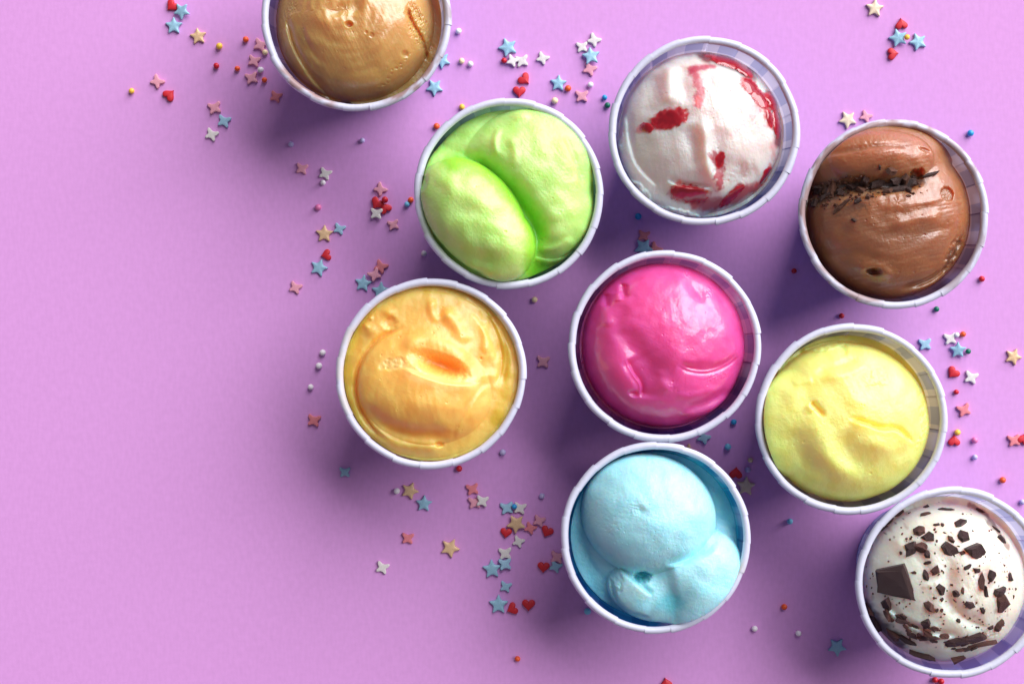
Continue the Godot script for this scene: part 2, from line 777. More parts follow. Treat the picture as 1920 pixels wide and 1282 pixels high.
		for i in rows - 1:
			for j in SPOKES:
				var q := i * wide + j
				ix[k] = q
				ix[k + 1] = q + wide
				ix[k + 2] = q + 1
				ix[k + 3] = q + 1
				ix[k + 4] = q + wide
				ix[k + 5] = q + wide + 1
				k += 6
		for q in v.size():
			v[q] = v[q] * 0.0002 + Vector3(0, 0.022, 0)


func scoop_material(rough: float, coat: float, coat_rough: float, grain: float, soft: float) -> StandardMaterial3D:
	var m := StandardMaterial3D.new()
	m.vertex_color_use_as_albedo = true
	m.roughness = rough
	m.metallic_specular = 0.68
	if coat > 0.0:
		m.clearcoat_enabled = true
		m.clearcoat = coat
		m.clearcoat_roughness = coat_rough
	m.heightmap_enabled = grain > 0.0
	if not mats.has("grain"):
		mats.grain = noise_tex(0.03, 512, 31, 5)
	m.heightmap_texture = mats.grain
	m.heightmap_scale = grain
	if not mats.has("wet"):
		mats.wet = noise_tex(0.011, 512, 37, 3, false, ramp2(Color(0.12, 0.12, 0.12), Color(1, 1, 1), 0.40, 0.50))
		mats.dry = noise_tex(0.016, 512, 39, 4, false, ramp2(Color(0.74, 0.74, 0.74), Color(1, 1, 1), 0.3, 0.7))
	m.roughness_texture = mats.dry
	if coat > 0.0:
		m.clearcoat_texture = mats.wet
	tri(m, 38)
	if soft > 0.0:
		m.subsurf_scatter_enabled = true
		m.subsurf_scatter_strength = soft
	return m


func new_scoop(n: int, base: Color, deep: Color) -> Scoop:
	var s := Scoop.new()
	var c: Array = CUPS[n]
	s.centre = Vector2(c[0], c[1])
	s.mid = MID
	s.noise = fine
	s.broad = broad
	s.base = base
	s.deep = deep
	s.melt = deep
	return s


func make_scoops() -> void:
	var all: Array[Scoop] = [coffee(), lime(), jam_ripple(), chocolate(), orange(), pink(), lemon(), sky_blue(), chip()]
	var job := WorkerThreadPool.add_group_task(func(k: int) -> void: all[k].build(), all.size())
	WorkerThreadPool.wait_for_group_task_completion(job)
	var looks := [
		scoop_material(0.46, 0.7, 0.09, 0.0122, SOFT),
		scoop_material(0.58, 0.12, 0.20, 0.0142, SOFT),
		scoop_material(0.56, 0.18, 0.20, 0.0142, SOFT),
		scoop_material(0.48, 0.7, 0.10, 0.0142, SOFT),
		scoop_material(0.56, 0.14, 0.16, 0.0061, SOFT),
		scoop_material(0.50, 0.75, 0.05, 0.0061, SOFT),
		scoop_material(0.58, 0.14, 0.2, 0.0122, SOFT),
		scoop_material(0.62, 0.06, 0.25, 0.0162, SOFT),
		scoop_material(0.56, 0.16, 0.2, 0.0122, SOFT),
	]
	var said := [
		"coffee brown ice cream with glossy patches, at the top edge",
		"lime green ice cream with an egg-shaped fold at lower left",
		"white ice cream streaked with red strawberry jam",
		"chocolate brown ice cream with dark chocolate shards in its crease",
		"orange ice cream melted to the rim with an eye-shaped hollow",
		"bright pink ice cream scoop with a large window reflection",
		"lemon yellow ice cream scoop with a wavy crease",
		"light blue ice cream of a round ball and a smaller lobe",
		"white ice cream scoop studded with dark chocolate chips, lower right",
	]
	for n in all.size():
		var s := all[n]
		var o := Node3D.new()
		o.name = numbered("ice_cream")
		add_child(o)
		o.position = spot(s.centre.x, s.centre.y, RIM)
		o.position.y = RIM - 0.022
		tag(o, said[n], "ice cream", "ice cream in paper cups")
		part("scoop", surface(ArrayMesh.new(), s.v, s.nn, s.ix, s.col, PackedVector2Array(), false), looks[n], o)
		match n:
			2: jam_pieces(s, o)
			3: shards(s, o)
			8: chips(s, o)


const SOFT := 0.75


func coffee() -> Scoop:
	var s := new_scoop(0, lin(214, 164, 92), lin(184, 132, 66))
	s.floor_h = -50.0
	s.blob(664, 36, 150, 152, 0, -66, 126, 14, 0.52)
	s.bump(600, 40, 60, 90, 20, 5)
	s.fold([528, 20, 540, 80, 575, 140, 620, 178], 7, 30, 6, 3)
	s.ridge([545, 40, 556, 92, 592, 140], 2.5, 7)
	s.ridge([562, 30, 574, 84, 612, 128], -2, 6)
	s.crater(655, 47, 9, 7, 0, 11, 0.7)
	s.bump(640, 20, 26, 12, -30, -7)
	s.bump(668, 14, 14, 26, 10, -9)
	s.bump(610, 40, 40, 22, 25, 5)
	s.bump(720, 60, 34, 44, 10, 5)
	s.crater(757, 95, 9, 8, 0, 5, 0.8)
	s.crater(697, 67, 6, 6, 0, 2.5, 0.6)
	s.crater(687, 62, 4, 4, 0, 2, 0.6)
	s.rough(783, 45, 22, 46, -22, 9, 0.24, -4)
	s.rough(775, 20, 16, 26, -10, 8, 0.3, -2)
	s.fold([800, 100, 792, 60, 770, 30, 765, 4], 5, 14, 4, 8)
	s.rough(540, 12, 16, 26, 30, 4, 0.25)
	s.crater(635, 183, 20, 8, 5, 22, 0.6, 0.3)
	s.ridge([690, 150, 720, 130, 745, 105], -1.4, 4)
	for k in 16:
		s.crater(700 + k * 4.2 + 5.0 * sin(k * 3.1), 165 - k * 4.6 + 4.0 * sin(k * 5.3), 2.2 + 1.2 * absf(sin(k * 2.7)), 2.0, 0, 1.8, 0.6)
	s.swirl(650, 20, 1.1, 0.05, 1.2)
	s.wave(1.5, 0.018, 0.022, 30)
	s.drag(0.21, 60)
	s.pores(36, 1)
	s.streak([560, 60, 580, 120, 640, 165, 720, 160], 16, lin(168, 118, 66), 0.5, 0.5, 0.04)
	s.spill_or_shade(640, 182, 26, 9, 5, lin(70, 44, 28), 0.9, 0.4, 0.06)  # dark brown painted into the bottom gap as its shade
	return s


func lime() -> Scoop:
	var s := new_scoop(1, lin(204, 238, 138), lin(160, 226, 68))
	s.floor_h = -42.0
	s.reach = 160.0
	s.blob(956, 362, 163, 162, 0, -60, 74, 26, 0.5)
	s.blob(988, 322, 128, 118, -20, -46, 98, 24, 0.55)
	s.blob(1035, 385, 78, 95, 10, -40, 72, 24, 0.55)
	s.ridge([845, 300, 890, 305, 940, 345, 985, 390, 1010, 440, 1004, 486], -31, 21)
	s.ridge([880, 300, 930, 318, 985, 365], -8, 24)
	s.blob(893, 405, 122, 80, 52, -10, 86, 3, 0.5)
	s.blob(938, 450, 72, 64, 60, -12, 74, 9, 0.5)
	s.rough(990, 382, 7, 22, -38, 3, 0.3, 1)
	s.drag(0.13, 50)
	s.pores(46, 2)
	s.ridge([938, 232, 926, 262, 932, 296], 6, 7)
	s.ridge([955, 250, 968, 290, 962, 318], 5, 9)
	s.bump(905, 265, 40, 16, -20, 5)
	s.bump(985, 330, 26, 30, 0, 4)
	s.fold([1052, 250, 1075, 290, 1092, 350], 5, 22, 5, 3)
	s.bump(975, 212, 22, 12, 0, 12)
	s.ridge([1005, 462, 1040, 466, 1078, 444], 7, 7)
	s.ridge([1000, 480, 1030, 488, 1062, 478], 6, 6)
	s.bump(1016, 500, 34, 18, -20, -8)
	s.ridge([806, 440, 838, 470, 890, 482, 950, 490], -7, 15)
	s.ridge([820, 478, 870, 502, 930, 510], 8, 12)
	s.bump(850, 350, 40, 24, 50, 4)
	s.bump(870, 400, 22, 18, 0, -3)
	s.bump(905, 380, 22, 18, 0, 3)
	s.bump(840, 420, 20, 24, 0, 3)
	s.crater(948, 436, 4, 3, 0, 2.2, 0.7)
	s.crater(798, 340, 8, 22, 8, 12, 0.8, 0.2)
	s.wave(2, 0.022, 0.026)
	s.wave(0.2, 0.05, 0.04, 20)
	s.streak([846, 302, 892, 308, 940, 346, 985, 390, 1008, 440, 1000, 500], 30, lin(140, 216, 20), 0.85, 0.35, 0.03)  # deeper green painted along the valley, for light bouncing within it
	s.spill_or_shade(1015, 500, 34, 20, -20, lin(120, 214, 20), 0.7, 0.4, 0.03)
	s.spill_or_shade(860, 488, 46, 12, 22, lin(172, 226, 40), 0.5, 0.5, 0.03)
	return s


func jam_ripple() -> Scoop:
	var s := new_scoop(2, lin(224, 212, 206), lin(222, 202, 192))
	s.floor_h = -50.0
	s.blob(1317, 246, 155, 153, -20, -66, 130, 10, 0.54)
	s.blob(1270, 300, 122, 104, 35, -70, 92, 14, 0.5)
	s.ridge([1312, 212, 1320, 260, 1322, 310, 1348, 350, 1372, 372], 11, 12)
	s.ridge([1290, 230, 1298, 280, 1306, 320], -7, 16)
	s.ridge([1346, 235, 1340, 290, 1356, 330], -4, 18)
	s.ridge([1262, 108, 1252, 150, 1254, 200], 8, 12)
	s.ridge([1235, 125, 1224, 170, 1214, 220], -6, 16)
	s.ridge([1284, 112, 1284, 160, 1290, 200], -5, 12)
	s.fold([1180, 200, 1182, 260, 1198, 310, 1240, 350], 6, 22, 6, 3)
	s.fold([1250, 335, 1290, 350, 1340, 350], 7, 16, 5, 5)
	s.ridge([1380, 300, 1405, 330, 1430, 310], -4, 12)
	s.bump(1245, 226, 44, 22, -10, -6)
	s.bump(1390, 330, 26, 14, -30, -6)
	s.bump(1420, 170, 30, 40, -30, -3)
	s.rough(1200, 345, 46, 13, 42, 7, 0.07, 4)
	s.rough(1280, 392, 60, 10, 14, 7, 0.07, 5)
	s.rough(1170, 250, 8, 30, 0, 6, 0.08, 2)
	s.drag(0.13, 75)
	s.pores(40, 3)
	s.rough(1395, 320, 40, 20, -30, 3, 0.08)
	s.wave(2.1, 0.018, 0.02, 60)
	s.wave(0.4, 0.05, 0.04)
	var wine := lin(176, 22, 40)
	var rose := lin(226, 110, 116)
	s.streak([1300, 128, 1322, 122, 1338, 120], 10, lin(186, 60, 88), 0.9, 0.7, 0.05)
	s.streak([1302, 126, 1308, 152, 1312, 176, 1308, 196], 13, lin(190, 60, 84), 0.85, 0.9, 0.05)
	s.spill_or_shade(1308, 190, 9, 14, 0, lin(226, 70, 70), 0.8, 0.7, 0.07)
	s.streak([1205, 238, 1230, 238, 1262, 228], 12, rose, 0.8, 0.8, 0.05)
	s.spill_or_shade(1250, 226, 42, 20, -8, wine, 0.9, 0.5, 0.04)
	s.streak([1402, 150, 1422, 172, 1440, 196, 1452, 224], 18, lin(206, 40, 44), 0.9, 0.9, 0.06)
	s.spill_or_shade(1420, 205, 30, 14, -50, rose, 0.5, 0.9, 0.06)
	s.streak([1340, 292, 1350, 306, 1348, 330, 1352, 345], 14, lin(170, 40, 60), 0.9, 1.1, 0.07)
	s.spill_or_shade(1290, 360, 44, 20, 10, lin(166, 24, 44), 0.95, 0.35, 0.04)
	s.spill_or_shade(1275, 345, 10, 14, 0, lin(228, 90, 70), 0.7, 0.7, 0.06)
	s.streak([1310, 378, 1350, 380, 1392, 362, 1420, 345], 14, lin(178, 26, 44), 0.85, 0.8, 0.05)
	s.streak([1368, 370, 1386, 350, 1394, 342], 8, lin(160, 14, 30), 0.9, 0.5, 0.06)
	s.streak([1430, 345, 1446, 325, 1456, 308], 10, lin(220, 60, 54), 0.85, 0.8, 0.06)
	s.spill_or_shade(1458, 270, 12, 26, 0, rose, 0.5, 0.8, 0.05)
	s.streak([1330, 98, 1380, 108, 1412, 132], 22, lin(110, 10, 26), 0.95, 0.4, 0.04)
	s.streak([1452, 172, 1466, 200, 1468, 260], 14, lin(130, 16, 32), 0.9, 0.5, 0.04)
	return s


func chocolate() -> Scoop:
	var s := new_scoop(3, lin(172, 106, 60), lin(130, 76, 40))
	s.floor_h = -50.0
	s.blob(1671, 405, 155, 157, 0, -66, 126, 12, 0.54)
	s.blob(1662, 298, 96, 50, -4, 10, 38, 18, 0.7)
	s.ridge([1524, 376, 1570, 350, 1630, 345, 1690, 348, 1745, 330], -15, 15)
	s.fold([1740, 345, 1690, 358, 1630, 366, 1580, 384], -6, 26, 7, 0)
	s.crater(1722, 326, 18, 12, -15, 20, 0.7, 0.2)
	s.bump(1655, 290, 50, 22, -8, 5)
	s.fold([1560, 300, 1600, 285, 1650, 276, 1700, 280], 4, 16, 5, 4)
	s.crater(1737, 280, 16, 5, 14, 5, 0.7)
	s.crater(1782, 362, 16, 15, 10, 7, 0.25, 0.1)
	s.rough(1780, 362, 15, 14, 0, 5, 0.3)
	s.crater(1645, 508, 15, 8, 5, 14, 0.7, 0.15)
	s.ridge([1610, 505, 1645, 492, 1684, 520], 4, 8)
	s.ridge([1560, 480, 1610, 470, 1660, 490], -3, 10)
	s.ridge([1660, 425, 1710, 412, 1770, 402], 5, 11)
	s.ridge([1650, 395, 1700, 382, 1770, 375], 4, 8)
	s.ridge([1640, 440, 1720, 440, 1800, 420], -3, 10)
	s.ridge([1600, 420, 1570, 450, 1560, 490], -4, 12)
	s.fold([1816, 430, 1806, 470, 1775, 512, 1720, 535], 5, 12, 4, 6)
	s.rough(1802, 470, 18, 46, 25, 6, 0.07, -4)
	s.rough(1610, 285, 46, 14, -28, 2.5, 0.1)
	s.ridge([1700, 540, 1760, 524, 1800, 490], -7, 5)
	s.swirl(1680, 380, 0.8, 0.045, 1.0)
	s.wave(1.1, 0.012, 0.026, -12)
	s.drag(0.24, -14)
	s.pores(40, 4)
	s.wave(0.2, 0.02, 0.1, -14)
	var dark := lin(66, 40, 28)
	s.spill_or_shade(1572, 352, 50, 26, -14, lin(84, 50, 34), 0.8, 1.0, 0.09)
	s.streak([1540, 375, 1600, 348, 1690, 346, 1728, 336], 14, dark, 0.85, 0.9, 0.08)
	s.spill_or_shade(1600, 390, 36, 16, -20, dark, 0.6, 1.2, 0.1)
	s.spill_or_shade(1603, 412, 9, 5, 20, dark, 0.9, 0.5, 0.08)
	s.spill_or_shade(1645, 510, 22, 12, 5, lin(76, 50, 26), 0.7, 0.6, 0.06)  # dark brown painted into the pit as its shade
	s.spill_or_shade(1800, 470, 14, 40, 25, dark, 0.6, 1.0, 0.08)
	s.streak([1560, 400, 1640, 450, 1760, 450], 40, lin(148, 96, 66), 0.5, 0.8, 0.02)
	return s


func orange() -> Scoop:
	var s := new_scoop(4, lin(255, 198, 98), lin(255, 172, 56))
	s.floor_h = -14.0
	s.reach = 164.0
	s.blob(806, 702, 158, 156, 0, -28, 44, 26, 0.6)
	s.blob(796, 728, 128, 104, 12, -16, 62, 12, 0.55)
	s.fold([735, 832, 690, 800, 664, 745, 668, 690, 700, 640, 760, 612], 7, 26, 5, 7)
	s.ridge([742, 652, 790, 628, 845, 647, 886, 690], 13, 19)
	s.fold([752, 688, 785, 700, 815, 712, 850, 720, 900, 720], 9, 30, 8, 0)
	s.crater(826, 686, 70, 27, 21, 32, 0.97, 0.03)
	s.rough(738, 682, 30, 13, -12, 3.0, 0.09, -2)
	s.bump(800, 760, 80, 36, 6, 7)
	s.ridge([672, 756, 715, 800, 770, 818, 850, 816], -12, 15)
	s.ridge([682, 792, 735, 832, 800, 842, 840, 838], 9, 13)
	s.fold([912, 716, 880, 758, 856, 800, 850, 834], -5, 26, 12, 1)
	s.ridge([896, 704, 916, 702, 938, 708], 4, 8)
	s.bump(908, 722, 12, 10, 0, -3)
	s.crater(822, 836, 9, 7, 0, 7, 0.7, 0.2)
	s.bump(804, 566, 12, 20, -10, 5)
	s.bump(840, 588, 14, 14, 0, 4)
	s.ridge([826, 580, 850, 600, 876, 646], 9, 13)
	s.ridge([812, 556, 806, 584, 822, 606], 5, 8)
	s.fold([905, 578, 934, 620, 946, 676, 930, 730], -6, 24, 8, 3)
	s.bump(725, 584, 12, 10, 0, 5)
	s.crater(728, 605, 18, 16, 0, 6, 0.7, 0.1)
	s.bump(690, 618, 14, 14, 0, 5)
	s.bump(684, 612, 6, 6, 0, 4)
	s.bump(692, 596, 4, 4, 0, 4)
	s.fold([880, 580, 914, 625, 930, 680], 3, 26, 9, 2)
	s.ridge([905, 600, 912, 640, 905, 665], 4, 8)
	s.ridge([936, 640, 945, 680, 938, 720], -4, 9)
	s.crater(901, 672, 3, 3, 0, 3, 0.7)
	s.pores(26, 5)
	s.wave(1.5, 0.025, 0.02, 40)
	s.wave(0.32, 0.07, 0.05)
	s.streak([700, 560, 650, 640, 645, 720, 668, 800], 16, lin(236, 178, 28), 0.6, 0.6, 0.02)
	s.streak([800, 540, 880, 555, 940, 620, 955, 700, 930, 790], 17, lin(214, 174, 20), 0.75, 0.4, 0.02)
	s.spill_or_shade(832, 686, 52, 18, 21, lin(252, 158, 34), 0.75, 0.25, 0.03)  # deeper orange painted in the eye hollow, for light bouncing inside it
	s.spill_or_shade(740, 682, 46, 18, -8, lin(252, 220, 140), 0.6, 0.5, 0.04)
	s.streak([775, 700, 830, 722, 890, 718], 18, lin(252, 222, 150), 0.5, 0.5, 0.03)
	s.spill_or_shade(700, 590, 40, 36, -40, lin(240, 160, 50), 0.45, 0.8, 0.03)
	s.streak([672, 640, 664, 690, 664, 740, 690, 800], 10, lin(244, 160, 40), 0.5, 0.5, 0.03)
	s.streak([700, 770, 760, 812, 850, 816], 14, lin(246, 156, 44), 0.5, 0.5, 0.03)
	return s


func pink() -> Scoop:
	var s := new_scoop(5, lin(237, 80, 158), lin(226, 46, 132))
	s.floor_h = -50.0
	s.tooth = 0.12
	s.blob(1243, 662, 160, 152, 0, -92, 66, 4, 0.5)
	s.blob(1246, 647, 155, 156, 0, -62, 128, 6, 0.54)
	s.ridge([1174, 528, 1171, 545, 1177, 560], -9, 6)
	s.ridge([1160, 545, 1162, 565], 4, 7)
	s.ridge([1142, 548, 1140, 575], -6, 6)
	s.ridge([1128, 560, 1136, 590, 1140, 615], 5, 11)
	s.ridge([1172, 565, 1160, 600, 1165, 640], -4, 14)
	s.ridge([1165, 610, 1190, 655, 1225, 690, 1240, 730], -10, 22)
	s.bump(1150, 695, 40, 42, 30, 9)
	s.fold([1202, 748, 1206, 722, 1188, 700, 1174, 672], -13, 20, 7, 5)
	s.crater(1190, 738, 14, 9, 20, 8, 0.9)
	s.bump(1268, 660, 40, 50, -20, 5)
	s.fold([1268, 682, 1290, 696, 1330, 700, 1372, 684, 1394, 664], -7, 26, 6, 7)
	s.bump(1318, 686, 40, 9, 0, -5)
	s.ridge([1240, 690, 1238, 715, 1258, 738], 4, 9)
	s.bump(1310, 548, 20, 16, 25, -5)
	s.ridge([1285, 520, 1310, 535, 1325, 570], -3, 10)
	s.bump(1300, 600, 52, 34, 35, 5)
	s.ridge([1260, 742, 1310, 742, 1360, 725], 3, 8)
	s.ridge([1280, 764, 1330, 758, 1378, 728], -4, 7)
	s.ridge([1275, 782, 1330, 774, 1384, 738], 7, 7)
	s.ridge([1270, 795, 1340, 784, 1392, 745], -4, 5)
	s.drag(0.05, 20)
	s.pores(26, 6, 0.5)
	s.rough(1262, 728, 14, 6, 30, 3, 0.12)
	s.rough(1350, 706, 36, 8, -8, 2.5, 0.2)
	s.rough(1292, 514, 10, 7, 0, 4, 0.2)
	s.rough(1335, 548, 8, 14, 20, 3, 0.2)
	s.rough(1098, 680, 7, 34, 8, 5, 0.2)
	s.wave(1.4, 0.014, 0.016, 25)
	s.wave(0.5, 0.04, 0.04)
	return s


func lemon() -> Scoop:
	var s := new_scoop(6, lin(252, 243, 142), lin(249, 230, 92))
	s.floor_h = -50.0
	s.reach = 159.0
	s.blob(1588, 792, 161, 152, 0, -58, 116, 10, 0.54)
	s.blob(1490, 795, 66, 100, 8, -40, 62, 24, 0.5)
	s.fold([1588, 786, 1620, 794, 1650, 806, 1680, 804, 1700, 818, 1720, 838], 9, 26, 5, 9)
	s.bump(1640, 832, 50, 18, 12, 6)
	s.ridge([1522, 752, 1532, 764, 1546, 780], -9, 5)
	s.ridge([1514, 758, 1526, 772], 4, 7)
	s.rough(1648, 708, 32, 24, 0, 3.5, 0.09, 1)
	s.ridge([1530, 700, 1575, 686, 1620, 672], -4, 6)
	s.ridge([1540, 712, 1590, 702, 1640, 680], 3, 7)
	s.ridge([1490, 720, 1530, 712], 3, 6)
	s.ridge([1600, 644, 1592, 658, 1600, 664], -6, 6)
	s.ridge([1515, 770, 1530, 820, 1560, 870, 1620, 905], 9, 22)
	s.ridge([1480, 800, 1500, 850, 1545, 895], -6, 18)
	s.ridge([1575, 800, 1590, 850, 1640, 890], -6, 22)
	s.ridge([1555, 690, 1600, 730, 1610, 770], 3, 16)
	s.rough(1740, 770, 10, 60, -4, 8, 0.06, -2)
	s.rough(1735, 825, 9, 30, 20, 6, 0.08)
	s.rough(1560, 650, 46, 9, -12, 8, 0.06, 6)
	s.drag(0.12, -20)
	s.pores(40, 7)
	s.crater(1455, 705, 14, 24, 38, 34, 0.5, 0.15)
	s.crater(1543, 938, 16, 7, 22, 24, 0.6, 0.2)
	s.crater(1490, 905, 16, 7, 40, 18, 0.6, 0.2)
	s.wave(1.6, 0.02, 0.02, 15)
	s.wave(0.28, 0.07, 0.04, -20)
	s.streak([1592, 789, 1650, 807, 1682, 806, 1716, 836], 7, lin(238, 204, 50), 0.35, 0.4, 0.05)
	s.streak([1524, 754, 1546, 779], 5, lin(232, 190, 50), 0.45, 0.3, 0.05)
	return s


func sky_blue() -> Scoop:
	var s := new_scoop(7, lin(178, 232, 238), lin(134, 218, 229))
	s.melt = lin(40, 190, 212)
	s.floor_h = -50.0
	s.blob(1205, 1000, 136, 122, 25, -82, 62, 6, 0.5)
	s.blob(1180, 1060, 90, 60, 30, -80, 54, 8, 0.5)
	s.blob(1302, 1104, 100, 82, -14, -54, 90, 10, 0.46)
	s.blob(1338, 1056, 56, 58, -20, -40, 62, 30, 0.5)
	s.blob(1218, 968, 130, 116, 18, -52, 130, 3, 0.52)
	s.fold([1246, 1064, 1290, 1054, 1330, 1040, 1356, 1014], 13, 50, 9, 3)
	s.bump(1262, 1128, 40, 40, -10, -17)
	s.blob(1226, 1118, 84, 54, 14, -52, 66, 12, 0.34)
	s.crater(1208, 1086, 20, 12, -8, 30, 0.6, 0.2)
	s.fold([1162, 1072, 1190, 1092, 1225, 1122], 9, 24, 5, 8)
	s.drag(0.09, 10)
	s.pores(30, 8)
	s.rough(1158, 1100, 14, 28, 10, 9, 0.07, -3)
	s.rough(1200, 1088, 20, 14, 0, 7, 0.22, 0)
	s.fold([1226, 1160, 1180, 1150, 1158, 1128, 1152, 1092], 8, 20, 4, 9)
	s.spill_or_shade(1262, 1134, 34, 30, -10, lin(84, 204, 216), 0.7, 0.4, 0.03)  # deeper cyan painted in the groove, for light bouncing between its sides
	s.spill_or_shade(1206, 1090, 26, 12, -8, lin(84, 204, 216), 0.6, 0.4, 0.03)  # the same bounced-light cyan painted in the hole
	s.bump(1200, 955, 10, 8, 0, -3)
	s.bump(1205, 943, 14, 10, 50, 3)
	s.rough(1190, 950, 16, 16, 0, 2.5, 0.16)
	var rng := RandomNumberGenerator.new()
	rng.seed = 12
	for k in 70:
		var a := rng.randf() * TAU
		var r := 110.0 * sqrt(rng.randf())
		var big := rng.randf_range(1.0, 2.4)
		var x := 1185 + r * cos(a)
		var y := 1000 + r * sin(a) * 0.62
		s.crater(x, y, big, big, 0, big * 0.45, 0.9)
	for k in 22:
		var big := rng.randf_range(1.2, 2.6)
		s.crater(rng.randf_range(1135, 1165), rng.randf_range(980, 1000), big, big, 0, big * 0.5, 0.9)
	s.wave(1.6, 0.02, 0.02)
	s.wave(0.28, 0.06, 0.05)
	return s


func chip() -> Scoop:
	var s := new_scoop(8, lin(238, 226, 208), lin(232, 216, 194))
	s.floor_h = -50.0
	s.blob(1776, 1094, 155, 150, 10, -64, 130, 12, 0.54)
	s.blob(1820, 1180, 96, 60, -10, -70, 60, 14, 0.5)
	s.ridge([1772, 1036, 1780, 1075, 1772, 1110, 1790, 1145, 1830, 1168, 1868, 1180], -11, 13)
	s.fold([1862, 1176, 1820, 1164, 1792, 1140, 1780, 1105], 4, 26, 8, 0)
	s.ridge([1722, 1030, 1735, 1060, 1745, 1095], -5, 14)
	s.fold([1660, 1130, 1690, 1165, 1740, 1190, 1800, 1196], 6, 20, 7, 4)
	s.ridge([1680, 1150, 1720, 1172, 1770, 1182], 4, 10)
	s.ridge([1640, 1060, 1660, 1020, 1690, 980], -4, 16)
	s.ridge([1690, 1010, 1705, 1050], 4, 10)
	s.bump(1830, 1050, 50, 40, 0, 5)
	s.fold([1866, 1200, 1820, 1214, 1770, 1212], -6, 12, 5, 6)
	s.rough(1860, 1195, 30, 12, -10, 6, 0.09)
	s.drag(0.13, 60)
	s.pores(34, 9)
	s.wave(1.7, 0.02, 0.022, 50)
	s.wave(0.32, 0.06, 0.05)
	var cocoa := lin(84, 44, 34)
	s.streak([1845, 955, 1872, 970, 1886, 990], 7, lin(110, 52, 36), 0.7, 0.7, 0.07)
	s.streak([1872, 985, 1890, 1005, 1902, 1030], 9, lin(110, 56, 44), 0.7, 0.7, 0.07)
	s.spill_or_shade(1728, 1028, 26, 16, -20, lin(170, 120, 104), 0.6, 0.9, 0.06)
	s.spill_or_shade(1845, 1085, 18, 30, 0, lin(196, 150, 134), 0.6, 1.0, 0.07)
	s.spill_or_shade(1810, 950, 24, 8, 0, lin(206, 176, 190), 0.5, 0.8, 0.06)
	var rng := RandomNumberGenerator.new()
	rng.seed = 41
	for k in 34:
		var a := rng.randf() * TAU
		var r := 136.0 * sqrt(rng.randf())
		s.spill_or_shade(1780 + r * cos(a), 1085 + r * sin(a), rng.randf_range(4, 12), rng.randf_range(3, 7), rng.randf_range(0, 180), lin(172, 136, 110), 0.4, 1.0, 0.08)
	for k in 60:
		var a := rng.randf() * TAU
		var r := 140.0 * sqrt(rng.randf())
		s.spill_or_shade(1780 + r * cos(a), 1085 + r * sin(a), rng.randf_range(1.2, 3.4), rng.randf_range(1.0, 2.4), rng.randf_range(0, 180), cocoa, 0.85, 0.5, 0.1)
	s.streak([1640, 1150, 1665, 1185, 1700, 1215], 22, lin(60, 34, 28), 0.9, 0.6, 0.05)
	s.streak([1660, 985, 1680, 965, 1715, 952], 10, lin(80, 50, 44), 0.8, 0.6, 0.05)
	return s


# ------------------------------------------------------------------ jam, chocolate
func jam_material() -> StandardMaterial3D:
	var m := StandardMaterial3D.new()
	m.vertex_color_use_as_albedo = true
	m.transparency = BaseMaterial3D.TRANSPARENCY_ALPHA
	m.roughness = 0.27
	m.clearcoat_enabled = true
	m.clearcoat = 1.0
	m.clearcoat_roughness = 0.04
	return m


func jam_pieces(s: Scoop, o: Node3D) -> void:
	var m := jam_material()
	var spots := [[1256, 222, 30, 17, -12, 5.0], [1214, 236, 11, 9, 20, 4.0], [1413, 158, 13, 17, -35, 5.0], [1430, 178, 13, 22, -40, 5.0], [1449, 217, 6, 16, -12, 4.0], [1296, 360, 34, 14, 8, 3.0],
		[1372, 108, 36, 10, 16, 7.0], [1398, 122, 20, 9, 35, 7.0], [1458, 182, 13, 20, -25, 9.0], [1464, 222, 7, 26, -5, 6.0], [1380, 362, 26, 7, -42, 3.0], [1446, 322, 6, 17, 28, 3.0], [1350, 300, 8, 14, 5, 2.0]]
	for q in spots:
		var st := s.begin("", q[0], q[1], q[2] * 1.3, q[3] * 1.3, q[4])
		var n := 36
		var far: float = maxf(q[2], q[3]) * 1.35
		var v := PackedVector3Array()
		var nn := PackedVector3Array()
		var ix := PackedInt32Array()
		var col := PackedColorArray()
		for j in n + 1:
			for i in n + 1:
				var p := st.c + Vector2(lerpf(-far, far, float(i) / n), lerpf(-far, far, float(j) / n))
				v.append(jam_at(s, st, p, q[5]))
				var edge := st.ellipse(p) + 0.3 * broad.get_noise_2d(p.x * 0.09, p.y * 0.09)
				var c := lin(150, 8, 24).lerp(lin(206, 44, 58), smoothstep(0.2, 0.9, edge))
				c.a = 1.0 - smoothstep(0.45, 1.0, edge)
				col.append(c)
		for j in n + 1:
			for i in n + 1:
				var a := v[j * (n + 1) + mini(i + 1, n)] - v[j * (n + 1) + maxi(i - 1, 0)]
				var b := v[mini(j + 1, n) * (n + 1) + i] - v[maxi(j - 1, 0) * (n + 1) + i]
				nn.append(b.cross(a).normalized())
		for j in n:
			for i in n:
				var p := st.c + Vector2(lerpf(-far, far, (i + 0.5) / n), lerpf(-far, far, (j + 0.5) / n))
				if st.ellipse(p) < 1.7 and p.length() < s.reach - 2.0:
					var k := j * (n + 1) + i
					ix.append_array(PackedInt32Array([k, k + n + 1, k + 1, k + 1, k + n + 1, k + n + 2]))
		if ix.size():
			part("jam", surface(ArrayMesh.new(), v, nn, ix, col), m, o)


func jam_at(s: Scoop, st: Stroke, p: Vector2, thick: float) -> Vector3:
	var k := sqrt(st.ellipse(p)) + 0.2 * fine.get_noise_2d(p.x * 0.035 + thick * 7.0, p.y * 0.035)
	var h := s.height(p)
	var at := s.place(p, h)
	h += thick * 0.9 * (1.0 - k * k) + 0.3 * broad.get_noise_2d(p.x * 0.07, p.y * 0.07)
	return Vector3(at.x * U, h * U + 0.022, at.y * U)


